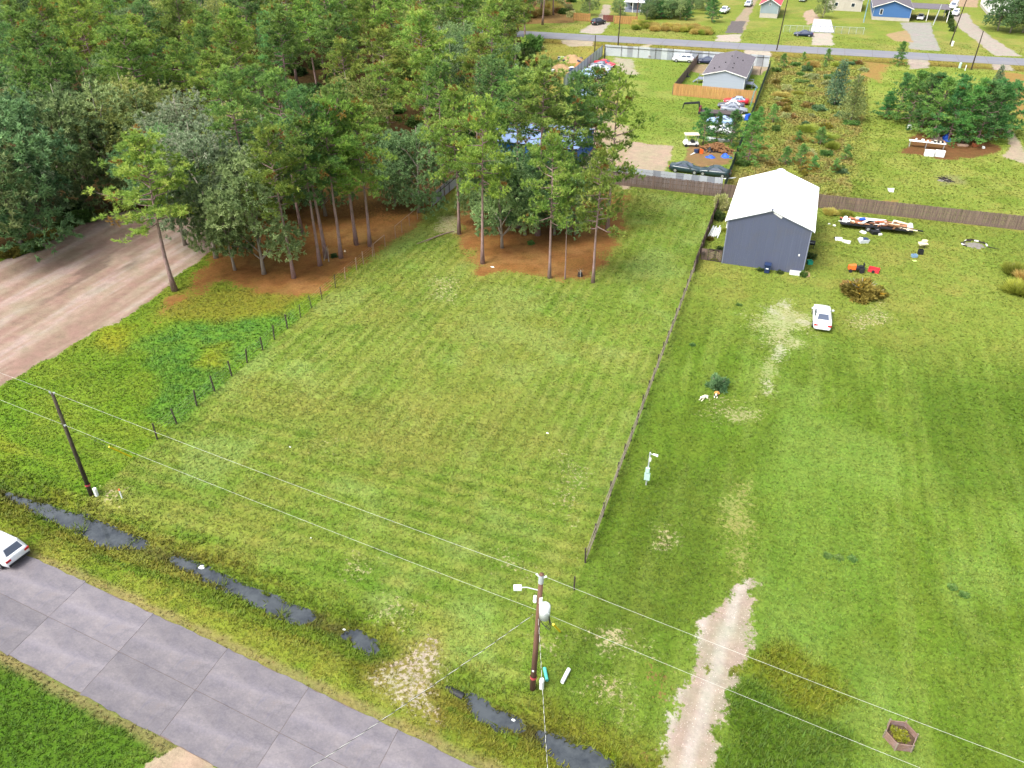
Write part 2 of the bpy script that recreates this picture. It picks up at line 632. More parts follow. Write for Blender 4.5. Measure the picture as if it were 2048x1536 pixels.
    # gravel driveway
    drv = soft(x, y, W([(1478, 1158), (1506, 1160), (1508, 1210), (1498, 1290), (1476, 1345), (1452, 1390), (1445, 1440), (1420, 1536), (1400, 1600), (1280, 1600), (1312, 1536), (1345, 1430), (1372, 1370),
                        (1392, 1300), (1410, 1240), (1440, 1205), (1465, 1195)]), 0.7, 0.8, 0.9, 4)
    trk = smooth(0.5, 0.2, np.abs(np.abs(x - (-0.55 + 0.095 * (y - 20))) - 0.8))
    tw = (0.35 + 0.65 * trk)[:, None]
    over(drv * 0.98, alb(196, 174, 150) * (1 - tw) + alb(226, 216, 202) * tw, 0.35)
    sp(drv, 0.0, den)
    for pp in ([(1425, 1228), (1450, 1226), (1448, 1242), (1424, 1240)], [(1402, 1322), (1430, 1320), (1424, 1352), (1400, 1350)], [(1462, 1330), (1490, 1325), (1485, 1345), (1460, 1350)]):
        m = soft(x, y, W(pp), 0.3, 0.4, 0.8)
        m2[:] = m2 * (1 - 0.75 * m)
        lay(m * 0.85, alb(150, 142, 66))
        sp(m, 1.0, den)
    # yellow weeds right of the driveway
    m = soft(x, y, W([(1520, 1300), (1580, 1290), (1650, 1350), (1700, 1400), (1640, 1440), (1560, 1400), (1500, 1350)]), 0.8, 1.0, 1.5)
    lay(m * 0.7, alb(146, 146, 28))
    sp(m, 0.2, hgt)
    m = soft(x, y, W([(1460, 1370), (1540, 1380), (1700, 1470), (1650, 1600), (1420, 1600), (1440, 1480)]), 0.8, 1.2, 2)
    lay(m * 0.7, alb(96, 128, 32))
    sp(m, 0.18, hgt)
    m = soft(x, y, W([(1120, 1490), (1180, 1480), (1230, 1500), (1240, 1530), (1180, 1500)]), 0.5, 0.6, 1)
    lay(m * 0.8, alb(150, 168, 28))
    sp(m, 0.3, hgt)
    for pp in ([(1260, 1490), (1310, 1480), (1300, 1536), (1250, 1540)], [(1290, 1330), (1340, 1330), (1350, 1420), (1300, 1410)]):
        bare(pp, alb(172, 132, 88), 1.0, 0.9, 1.2, 0.4, 33)
    # driveway stub across the road, bottom left
    m = soft(x, y, W([(300, 1520), (370, 1492), (408, 1512), (440, 1545), (420, 1640), (240, 1640)]), 0.25, 0.4, 1)
    over(m, alb(216, 194, 166))
    sp(m, 0.05, den)
    # pine straw under the pines, sparse brown at its rim
    for pts in ([(300, 640), (430, 512), (560, 440), (700, 360), (880, 330), (905, 352), (895, 395), (800, 470), (710, 535), (640, 580), (600, 590), (520, 590), (440, 560)],
                [(925, 420), (960, 380), (1245, 380), (1250, 455), (1225, 500), (1190, 555), (1120, 560), (1070, 552), (1010, 538), (960, 548), (935, 500), (918, 460)]):
        sdm = soft(x, y, W(pts), 3.6, 1.6, 2.2, 12)
        lay(sdm * 0.55, alb(176, 140, 72))
        sdm = soft(x, y, W(pts), 2.0, 2.0, 2.2, 13)
        q2, q3 = (smooth(0.45, 0.7, n2) * 0.6)[:, None], (smooth(0.55, 0.75, n3) * 0.5)[:, None]
        sc = alb(176, 124, 70) * (1 - q2) + alb(192, 146, 90) * q2
        over(sdm * 0.95, sc * (1 - q3) + alb(142, 92, 52) * q3, 0.8)
        sp(sdm, 0.12, den)
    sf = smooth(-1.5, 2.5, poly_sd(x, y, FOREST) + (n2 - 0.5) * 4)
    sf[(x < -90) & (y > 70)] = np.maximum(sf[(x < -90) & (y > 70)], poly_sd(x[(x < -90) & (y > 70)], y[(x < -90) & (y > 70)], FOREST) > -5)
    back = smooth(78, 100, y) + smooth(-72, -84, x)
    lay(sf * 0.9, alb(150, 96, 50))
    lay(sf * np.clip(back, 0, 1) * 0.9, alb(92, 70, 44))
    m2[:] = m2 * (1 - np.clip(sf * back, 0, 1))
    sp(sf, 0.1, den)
    # graded dirt clearing
    ang = R(93)
    dx_, dy_ = x * math.cos(ang) + y * math.sin(ang), -x * math.sin(ang) + y * math.cos(ang)
    ds = fbm(dx_ * 0.07, dy_, 0.9, 91, 4)
    dm = soft(x, y, DIRT, 0.5, 0.7, 2.0, 14)
    dc = np.tile(alb(206, 180, 162), (n, 1))

    def dl_(mk, c):
        dc[:] = dc * (1 - mk[:, None]) + c * mk[:, None]
    dl_(smooth(0.46, 0.62, ds) * 0.75, alb(184, 152, 136))
    dl_(smooth(0.44, 0.32, ds) * 0.7, alb(222, 202, 192))
    sm = soft(x, y, W([(40, 600), (90, 560), (170, 530), (260, 500), (260, 530), (190, 570), (110, 620), (30, 640)]), 2.0, 2.0, 2.5)
    dl_(sm * smooth(0.45, 0.62, fbm(dx_ * 0.25, dy_, 1.3, 93)) * 0.75, alb(138, 114, 104))
    over(dm, dc, 0.3)
    sp(dm, 0.0, den)
    # storage yard beyond the back fence
    Yd = ((x > -46) & (x < -8) & (y > 111) & (y < 193)).astype(float)
    lay(Yd, alb(160, 178, 80))
    lay(Yd * smooth(0.48, 0.68, n1) * 0.7, alb(186, 190, 106))
    lay(Yd * smooth(0.52, 0.72, n2) * 0.5, alb(136, 162, 66))
    bare([(1240, 345), (1262, 284), (1352, 292), (1328, 350), (1245, 380)], alb(218, 196, 170), 0.7, 0.8, 2, 0.95, 25)
    bare([(1130, 345), (1180, 235), (1260, 250), (1262, 300), (1240, 360)], alb(214, 192, 160), 1.2, 1.4, 3, 0.9, 26)
    bare([(1365, 320), (1380, 290), (1475, 300), (1460, 330), (1400, 335)], alb(176, 142, 100), 0.8, 0.8, 2, 0.8, 27)
    bare([(1228, 115), (1265, 118), (1275, 150), (1240, 150)], alb(214, 204, 178), 1.2, 1.2, 2, 0.8, 28)
    bare([(1190, 180), (1225, 160), (1240, 185), (1230, 240), (1180, 230)], alb(206, 184, 120), 1.5, 1.6, 3, 0.6, 29)
    bare([(1380, 128), (1420, 128), (1408, 150), (1378, 142)], alb(200, 176, 140), 0.8, 0.8, 2, 0.85, 30)
    bare([(1492, 128), (1535, 112), (1538, 138), (1520, 150), (1500, 148)], alb(210, 190, 160), 0.8, 0.8, 2, 0.85, 30)
    # land left of the yard
    m = soft(x, y, [(-46, 112), (-46, 205), (-62, 205), (-56, 150), (-48, 115)], 1.0, 2.0, 3)
    lay(m, alb(188, 172, 92))
    lay(m * smooth(0.5, 0.7, n2) * 0.6, alb(166, 166, 78))
    # overgrown lot and the field right of it
    O = soft(x, y, [(-7.5, 111), (7, 111), (10, 128), (11, 150), (12.5, 178), (12, 205), (-7.5, 206)], 1.0, 1.6, 3)
    lay(O, alb(180, 182, 94))
    lay(O * smooth(0.46, 0.62, n2) * 0.8, alb(188, 166, 104))
    lay(O * smooth(0.52, 0.7, n1) * 0.6, alb(156, 172, 84))
    sp(O, 0.18, hgt)
    Fd = ((x > 9) & (y > 110.5) & (y < 206)).astype(float) * (1 - O)
    lay(Fd, alb(168, 180, 84))
    lay(Fd * smooth(0.46, 0.64, fbm(x * 0.5, y, 5, 97)) * 0.8, alb(184, 186, 98))
    lay(Fd * smooth(0.5, 0.68, n2) * 0.55, alb(132, 154, 56))
    sp(Fd, 0.10, hgt)
    bare([(1800, 305), (1830, 265), (1960, 270), (2010, 300), (1960, 315), (1880, 318)], alb(146, 104, 66), 1.0, 1.2, 2, 0.8, 35)
    bare([(2010, 260), (2024, 258), (2048, 300), (2080, 340), (2030, 320), (2000, 312), (2020, 290)], alb(216, 198, 172), 0.6, 0.8, 2, 0.8, 36)
    for pp in ([(1700, 395), (1800, 400), (1790, 415), (1700, 408)], [(1990, 140), (2060, 150), (2060, 250), (2030, 240), (2010, 180)], [(1730, 120), (1790, 130), (1760, 165), (1720, 150)]):
        bare(pp, alb(196, 156, 92), 1.5, 1.5, 3, 0.65, 37)
    m = soft(x, y, W([(1880, 352), (1920, 350), (1935, 368), (1890, 370)]), 0.8, 0.8, 1.5)
    lay(m * 0.6, alb(178, 170, 130))
    # verges of the far road and what lies beyond it
    fy = y - (214.2 + 0.055 * x)
    e = smooth(-11, -6, fy) * (fy < 0)
    lay(e * 0.75, alb(176, 150, 78))
    lay(e * smooth(0.45, 0.65, n2) * 0.6, alb(158, 158, 66))
    lay(np.exp(-((fy + 7.0) / 1.1) ** 2) * 0.75, alb(112, 84, 50))
    far = (fy > 0).astype(float)
    lay(far, alb(166, 174, 82))
    lay(far * smooth(0.48, 0.66, n1) * 0.6, alb(196, 180, 112))
    lay(far * smooth(0.5, 0.7, n2) * 0.5, alb(140, 158, 70))
    tan = alb(220, 202, 176)
    for pts, c in (([(1155, 66), (1190, 52), (1218, 40), (1222, 10), (1208, 8), (1195, 40)], alb(216, 200, 180)), ([(1155, 66), (1202, 68), (1222, 45), (1190, 45)], alb(222, 210, 196)),
                   ([(1120, 80), (1190, 78), (1186, 92), (1140, 93)], tan), ([(1255, 96), (1310, 86), (1290, 100), (1262, 104)], tan),
                   ([(1436, 70), (1485, 68), (1478, 84), (1432, 82)], alb(228, 214, 198)), ([(1490, 98), (1540, 98), (1545, 112), (1490, 112)], alb(226, 212, 196)),
                   ([(1622, 66), (1664, 66), (1668, 92), (1626, 90)], alb(228, 216, 200)), ([(1455, 66), (1465, 48), (1502, 0), (1480, -10), (1520, -10), (1500, 30), (1492, 60)], alb(204, 184, 158)),
                   ([(1800, 45), (1862, 45), (1870, 75), (1882, 102), (1815, 98), (1822, 75)], alb(198, 194, 186)), ([(1905, 32), (1935, 25), (1945, 45), (1985, 75), (2040, 112), (1990, 112), (1950, 80), (1918, 55)], alb(214, 202, 190)),
                   ([(1815, 116), (1850, 116), (1862, 136), (1820, 138)], alb(210, 196, 180)), ([(1985, 128), (2020, 130), (2030, 140), (1985, 138)], alb(206, 192, 176)),
                   ([(1770, 68), (1815, 60), (1830, 85), (1790, 82)], alb(208, 180, 136)), ([(1605, 25), (1625, 18), (1640, 40), (1615, 50)], alb(224, 196, 172)),
                   ([(1885, -20), (1960, -20), (1955, 15), (1905, 12)], alb(214, 184, 152)), ([(1000, -10), (1140, -10), (1150, 45), (1040, 48)], alb(178, 142, 90))):
        m = soft(x, y, W(pts), 0.7, 0.7, 2.5, 44)
        over(m, c)
        sp(m, 0.0, den)
    m = soft(x, y, W([(1463, 42), (1493, 42), (1484, 67), (1450, 66)]), 0.3, 0.4, 2, 45)
    over(m * 1.0, alb(140, 132, 132))
    sp(m, 0.0, den)
    col *= (0.92 + 0.16 * n4)[:, None] * np.array([0.97, 1.06, 0.88])
    return np.clip(col, 0.004, 0.7), hgt, den, dm, drv, np.clip(col2, 0.004, 0.7), np.clip(m2, 0, 1), grain


def axis(knots):
    """graded coordinates from (start, step) knots"""
    out = []
    for (a, s), (b, s2) in zip(knots[:-1], knots[1:]):
        t = a
        while t < b - 1e-6:
            out.append(t)
            t += s + (s2 - s) * min(1, (t - a) / (b - a))
    out.append(knots[-1][0])
    return np.array(out)


gx = axis([(-2600, 500), (-500, 60), (-220, 6), (-95, 0.7), (-66, 0.34), (30, 0.34), (62, 1.2), (160, 10), (500, 60), (2600, 500)])
gy = axis([(-1200, 300), (-40, 8), (8, 0.34), (112, 0.36), (150, 0.6), (280, 0.9), (345, 4), (700, 60), (3500, 600)])
GX, GY = np.meshgrid(gx, gy)
px_, py_ = GX.ravel(), GY.ravel()
gz = relief(px_, py_)
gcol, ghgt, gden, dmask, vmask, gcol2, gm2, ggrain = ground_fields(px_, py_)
nx, ny = len(gx), len(gy)
ii = (np.arange(ny - 1)[:, None] * nx + np.arange(nx - 1)[None, :]).ravel()
quads = np.stack([ii, ii + 1, ii + nx + 1, ii + nx], 1)
gV = np.stack([px_, py_, gz], 1)


def ground_mat():
    t = NT('ground')
    at = t.n('ShaderNodeAttribute', attribute_name='Col')
    geo = t.n('ShaderNodeNewGeometry')

    def nz(scale, det, rough=0.65):
        q = t.n('ShaderNodeTexNoise')
        q.inputs['Scale'].default_value = scale
        q.inputs['Detail'].default_value = det
        q.inputs['Roughness'].default_value = rough
        t.l(geo.outputs['Position'], q.inputs['Vector'])
        return q.outputs[0]
    f1, f2, f3 = nz(1.1, 5), nz(4.2, 5, 0.75), nz(0.35, 3)
    a = t.ramp(f1, [(0.25, 0.82), (0.75, 1.2)])
    b = t.ramp(f2, [(0.3, 0.64), (0.72, 1.36)])
    at2 = t.n('ShaderNodeAttribute', attribute_name='Col2')
    am = t.n('ShaderNodeAttribute', attribute_name='over')
    ag = t.n('ShaderNodeAttribute', attribute_name='grain')
    fn = nz(3.4, 6, 0.72)
    sm = t.n('ShaderNodeMath', operation='MULTIPLY_ADD')
    t.l(fn, sm.inputs[0])
    sm.inputs[1].default_value = 2.3
    sm.inputs[2].default_value = -1.15
    ad = t.n('ShaderNodeMath', operation='ADD')
    t.l(am.outputs['Fac'], ad.inputs[0])
    t.l(sm.outputs[0], ad.inputs[1])
    mr = t.n('ShaderNodeMapRange', interpolation_type='SMOOTHSTEP')
    mr.inputs['From Min'].default_value = 0.36
    mr.inputs['From Max'].default_value = 0.64
    t.l(ad.outputs[0], mr.inputs[0])
    c = t.mix('MIX', mr.outputs[0], at.outputs['Color'], at2.outputs['Color'])
    c = t.mix('MULTIPLY', 1.0, c, a)
    c = t.mix('MULTIPLY', ag.outputs['Fac'], c, b)
    h = t.ramp(f3, [(0.35, (0.94, 1.03, 0.94)), (0.65, (1.06, 0.99, 1.02))])
    c = t.mix('MULTIPLY', 1.0, c, h)
    t.l(c, t.b.inputs['Base Color'])
    t.b.inputs['Roughness'].default_value = 0.95
    t.b.inputs['Specular IOR Level'].default_value = 0.1
    bp = t.n('ShaderNodeBump')
    bp.inputs['Strength'].default_value = 0.6
    bp.inputs['Distance'].default_value = 0.09
    t.l(nz(5.5, 6, 0.7), bp.inputs['Height'])
    t.l(bp.outputs[0], t.b.inputs['Normal'])
    return t.m


GROUND = ground_mat()
fc = quads
fd = dmask[fc].mean(1) > 0.5
fv = vmask[fc].mean(1) > 0.5
for nm, sel in (('ground', ~(fd | fv)), ('dirt_clearing', fd), ('gravel_driveway', fv)):
    F = fc[sel]
    used, inv = np.unique(F, return_inverse=True)
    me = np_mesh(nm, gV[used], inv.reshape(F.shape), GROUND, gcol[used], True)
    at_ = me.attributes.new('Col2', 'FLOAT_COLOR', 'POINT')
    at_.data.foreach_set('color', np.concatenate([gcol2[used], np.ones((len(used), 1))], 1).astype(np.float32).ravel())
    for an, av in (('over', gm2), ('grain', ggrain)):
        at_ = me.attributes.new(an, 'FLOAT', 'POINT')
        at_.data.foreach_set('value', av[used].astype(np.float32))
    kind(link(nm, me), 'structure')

# ------------------------------------------------------------------ water standing in the ditch
def water_mat():
    t = NT('ditch_water')
    f = t.noise(0.9, 5, 0.7)
    c = t.ramp(f, [(0.35, lin((44, 49, 54))), (0.62, lin((68, 73, 76)))])
    t.l(c, t.b.inputs['Base Color'])
    r = t.ramp(t.noise(2.6, 4), [(0.45, 0.03), (0.7, 0.16)])
    t.l(r, t.b.inputs['Roughness'])
    t.b.inputs['IOR'].default_value = 1.33
    t.b.inputs['Specular IOR Level'].default_value = 1.0
    bp = t.n('ShaderNodeBump')
    bp.inputs['Strength'].default_value = 0.08
    bp.inputs['Distance'].default_value = 0.02
    t.l(t.noise(5, 3), bp.inputs['Height'])
    t.l(bp.outputs[0], t.b.inputs['Normal'])
    return t.m


WATER = water_mat()
for P in POOLS:
    cx, cy = sum(p[0] for p in P) / len(P), sum(p[1] for p in P) / len(P)
    ring = []
    for k, (a, b) in enumerate(P):
        d = Vector((a - cx, b - cy)).normalized() * 0.75
        ring.append((a + d.x, b + d.y, WATER_Z))
    me = MB()
    me.add(ring, [tuple(range(len(ring)))])
    kind(me.build('ditch_water', WATER), 'structure')

# ------------------------------------------------------------------ roads
def concrete_mat():
    t = NT('road_concrete')
    oi = t.n('ShaderNodeObjectInfo')
    c = t.ramp(t.noise(0.35, 6, 0.7, 'Object', (1, 2.2, 1)), [(0.3, lin((86, 83, 92))), (0.7, lin((124, 118, 120)))])
    c = t.mix('MULTIPLY', 0.5, c, t.ramp(t.noise(9, 4, 0.7), [(0.3, 0.72), (0.7, 1.25)]))
    c = t.mix('MIX', t.ramp(t.noise(0.8, 5, 0.75), [(0.58, 0.0), (0.8, 0.5)]), c, lin((112, 98, 92)))
    c = t.mix('MIX', t.ramp(t.noise(0.5, 3, 0.6, 'Object', (3, 1, 1)), [(0.62, 0.0), (0.78, 0.45)]), c, lin((74, 76, 100)))
    mr = t.n('ShaderNodeMapRange')
    mr.inputs['To Min'].default_value = 0.82
    mr.inputs['To Max'].default_value = 1.08
    t.l(oi.outputs['Random'], mr.inputs[0])
    c = t.mix('MULTIPLY', 1.0, c, mr.outputs[0])
    tc = t.n('ShaderNodeTexCoord')
    sx = t.n('ShaderNodeSeparateXYZ')
    t.l(tc.outputs['Object'], sx.inputs[0])
    ab = t.n('ShaderNodeMath', operation='ABSOLUTE')
    t.l(sx.outputs['Y'], ab.inputs[0])
    ad = t.n('ShaderNodeMath', operation='MULTIPLY_ADD')
    t.l(t.noise(0.7, 4, 0.6), ad.inputs[0])
    ad.inputs[1].default_value = 1.1
    t.l(ab.outputs[0], ad.inputs[2])
    c = t.mix('MULTIPLY', 0.8, c, t.ramp(ad.outputs[0], [(0.55, 1.12), (0.95, 0.86), (1.35, 1.0), (1.9, 0.84)]))
    wv = t.n('ShaderNodeTexVoronoi', feature='DISTANCE_TO_EDGE')
    wv.inputs['Scale'].default_value = 0.22
    mp = t.n('ShaderNodeMixRGB', blend_type='ADD')
    mp.inputs[0].default_value = 0.5
    t.l(tc.outputs['Object'], mp.inputs[1])
    t.l(t.noise(1.2, 4, 0.6), mp.inputs[2])
    t.l(mp.outputs[0], wv.inputs['Vector'])
    c = t.mix('MULTIPLY', 0.28, c, t.ramp(wv.outputs['Distance'], [(0.0, 0.62), (0.012, 1.0)]))
    t.l(c, t.b.inputs['Base Color'])
    t.b.inputs['Roughness'].default_value = 0.62
    bp = t.n('ShaderNodeBump')
    bp.inputs['Strength'].default_value = 0.15
    bp.inputs['Distance'].default_value = 0.01
    t.l(t.noise(14, 4), bp.inputs['Height'])
    t.l(bp.outputs[0], t.b.inputs['Normal'])
    return t.m


CONC = concrete_mat()
JOINT = M('road_joint_soil', (98, 86, 80), 0.95, 0.25, 6)
rng = random.Random(4)


def road_strip(name, y_of, half, x0, x1, ztop, mat):
    """the bed under the slabs; it shows in the joints"""
    n = 40
    mb = MB()
    top, bot = [], []
    for i in range(n + 1):
        x = x0 + (x1 - x0) * i / n
        top.append((x, y_of(x) + half, ztop))
        bot.append((x, y_of(x) - half, ztop))
    for i in range(n):
        mb.quad(bot[i], bot[i + 1], top[i + 1], top[i])
    return kind(mb.build(name, mat), 'structure')


road = road_strip('road', lane_y, 3.02, -130, 22, 0.022, JOINT)
xs_j = [-38.5 + 6.02 * k for k in range(-15, 10)]
for a, b in zip(xs_j[:-1], xs_j[1:]):
    for side in (-1, 1):
        g = 0.013
        pl = []
        cx, cy = (a + b) / 2, lane_y((a + b) / 2) + side * 1.5
        outer = 3.04 + rng.uniform(-0.05, 0.05)
        lo, hi = (g, outer) if side > 0 else (-outer, -g)
        m = 11
        edge = []
        for k in range(m + 1):
            x = a + g + (b - a - 2 * g) * k / m
            edge.append((x - 0.06 * 0, lane_y(x)))
        wob = [rng.uniform(-0.07, 0.06) for _ in edge]
        if side > 0:
            pl = [(x - cx, y + lo - cy) for x, y in edge] + [(x - cx, y + hi + w - cy) for (x, y), w in reversed(list(zip(edge, wob)))]
        else:
            pl = [(x - cx, y + lo + w - cy) for (x, y), w in zip(edge, wob)] + [(x - cx, y + hi - cy) for x, y in reversed(edge)]
        mb = MB().slab(pl, -0.1, 0.036 + rng.uniform(0, 0.004))
        s = mb.build('concrete_slab', CONC, road)
        s.location = (cx, cy, 0)


def far_y(x):
    return 215.1 + 0.055 * x


ASPH = M('far_road_surface', (110, 111, 118), 0.8, 0.1, 0.25, bump=0.1, stretch=(0.3, 1.6, 1), dirt=(122, 118, 114))
froad = road_strip('far_road', far_y, 3.9, -420, 420, 0.03, JOINT)
xs_f = [-84 + 6.1 * k for k in range(27)]
cuts = [-420] + xs_f + [420]
for a, b in zip(cuts[:-1], cuts[1:]):
    cx = (a + b) / 2
    cy = far_y(cx)
    g = 0.03
    pl = [(a + g - cx, far_y(a) - 3.95 - cy), (b - g - cx, far_y(b) - 3.95 - cy), (b - g - cx, far_y(b) + 3.95 - cy), (a + g - cx, far_y(a) + 3.95 - cy)]
    s = MB().slab(pl, -0.1, 0.05 + rng.uniform(0, 0.004)).build('road_slab', ASPH, froad)
    s.location = (cx, cy, 0)

# ------------------------------------------------------------------ grass that can be told from bare soil
def scatter_grass():
    r = np.random.default_rng(11)
    pts = []
    for y0, y1, dens in ((12, 30, 44), (30, 50, 34), (50, 75, 22), (75, 110, 13), (110, 160, 6), (160, 235, 2.2)):
        f0, f1 = y0, y1
        xl = {12: -62, 30: -72, 50: -66, 75: -50, 110: -60, 160: -80}[y0]
        xr = {12: 20, 30: 34, 50: 40, 75: 40, 110: 48, 160: 58}[y0]
        n = int((xr - xl) * (y1 - y0) * dens)
        pts.append(np.stack([r.uniform(xl, xr, n), r.uniform(y0, y1, n)], 1))
    n = 16000
    pts.append(np.stack([r.uniform(-7.5, 12, n), r.uniform(111, 205, n)], 1))
    P = np.concatenate(pts)
    # keep what the photograph can plausibly see
    rr = _cy * P[:, 0] + _sy * P[:, 1]
    ff = -_sy * P[:, 0] + _cy * P[:, 1]
    dep = ff * _cp + CAM_H * _sp
    u = rr / dep
    v = (ff * _sp - CAM_H * _cp) / dep
    P = P[(np.abs(u) < 0.74) & (v > -0.58) & (v < 0.56)]
    x, y = P[:, 0], P[:, 1]
    col, hg, den, _, _, _, om, _ = ground_fields(x, y)
    den = den * (1 - smooth(0.3, 0.62, om))
    dl = np.abs(y - lane_y(x))
    keep = (r.random(len(x)) < den) & (dl > 3.1) & (np.abs(y - far_y(x)) > 4.2)
    z = relief(x, y)
    sunk = z < WATER_Z - 0.02
    keep &= ~sunk | ((fbm(x, y, 0.8, 181, 2) > 0.66) & (r.random(len(x)) < 0.5))
    hg = np.where(sunk, 0.42, hg)
    col[sunk] = alb(112, 132, 50)
    x, y, z, col, hg = x[keep], y[keep], z[keep], col[keep], hg[keep]
    n = len(x)
    dist = np.hypot(np.hypot(x, y), 40)
    size = hg * r.uniform(0.7, 1.5, n)
    wid = 0.045 * np.clip(dist / 55, 0.8, 3.2)
    tint = r.uniform(0.78, 1.4, n)
    warm = r.uniform(-0.12, 0.16, n)
    tc = col * tint[:, None]
    tc[:, 0] *= 1 + warm
    tc[:, 2] *= 1 - warm * 0.6
    V = np.empty((n, 9, 3), np.float32)
    for k in range(3):
        a = r.uniform(0, 2 * math.pi, n)
        lean = r.uniform(0.35, 1.0, n) * size * 1.5
        ox, oy = r.normal(0, 0.05, n), r.normal(0, 0.05, n)
        ca, sa = np.cos(a), np.sin(a)
        bx, by = x + ox, y + oy
        V[:, k * 3, 0], V[:, k * 3, 1], V[:, k * 3, 2] = bx - sa * wid, by + ca * wid, z - 0.01
        V[:, k * 3 + 1, 0], V[:, k * 3 + 1, 1], V[:, k * 3 + 1, 2] = bx + sa * wid, by - ca * wid, z - 0.01
        V[:, k * 3 + 2, 0], V[:, k * 3 + 2, 1], V[:, k * 3 + 2, 2] = bx + ca * lean, by + sa * lean, z + size
    F = np.arange(n * 9).reshape(-1, 3)
    me = np_mesh('grass', V.reshape(-1, 3), F, GRASS, np.repeat(tc, 9, axis=0))
    o = kind(link('grass', me), 'stuff', 'short green and straw coloured grass tufts over the lots and verges')
    o['category'] = 'grass'
    print('grass tufts', n)


GRASS = leaf_mat('grass_blades', 0, 0, 0.15)
scatter_grass()

# ------------------------------------------------------------------ trees and plants
BARK_PINE = M('pine_bark', (140, 116, 112), 0.95, 0.35, 3.0, bump=0.6, stretch=(3, 3, 0.6), dirt=(92, 92, 60))
BARK_GREY = M('grey_bark', (136, 128, 116), 0.95, 0.3, 3.0, bump=0.5, stretch=(3, 3, 0.6))
FOL = 1.85
LEAF = leaf_mat('tree_leaves', 0.018, 0.22, 0.42)


def fans(centers, dirs, cols, r, n_per, length, width, spread, up=0.0):
    """needle or blade fans: n_per triangles round each centre"""
    n = len(centers)
    c = np.repeat(centers, n_per, axis=0)
    d = np.repeat(dirs, n_per, axis=0) + r.normal(0, spread, (n * n_per, 3))
    d[:, 2] += up
    d /= np.linalg.norm(d, axis=1)[:, None] + 1e-9
    s = np.cross(d, r.normal(0, 1, (n * n_per, 3)))
    s /= np.linalg.norm(s, axis=1)[:, None] + 1e-9
    L = (length * r.uniform(0.7, 1.25, n * n_per))[:, None]
    w = width * 0.5
    base = c + d * L * 0.1
    V = np.stack([base - s * w, base + s * w, c + d * L], 1).reshape(-1, 3)
    k = len(base)
    F = np.arange(k * 3).reshape(-1, 3)
    col = np.repeat(cols, n_per, axis=0) * r.uniform(0.75, 1.3, (k, 1))
    return V, F, np.repeat(col, 3, axis=0)


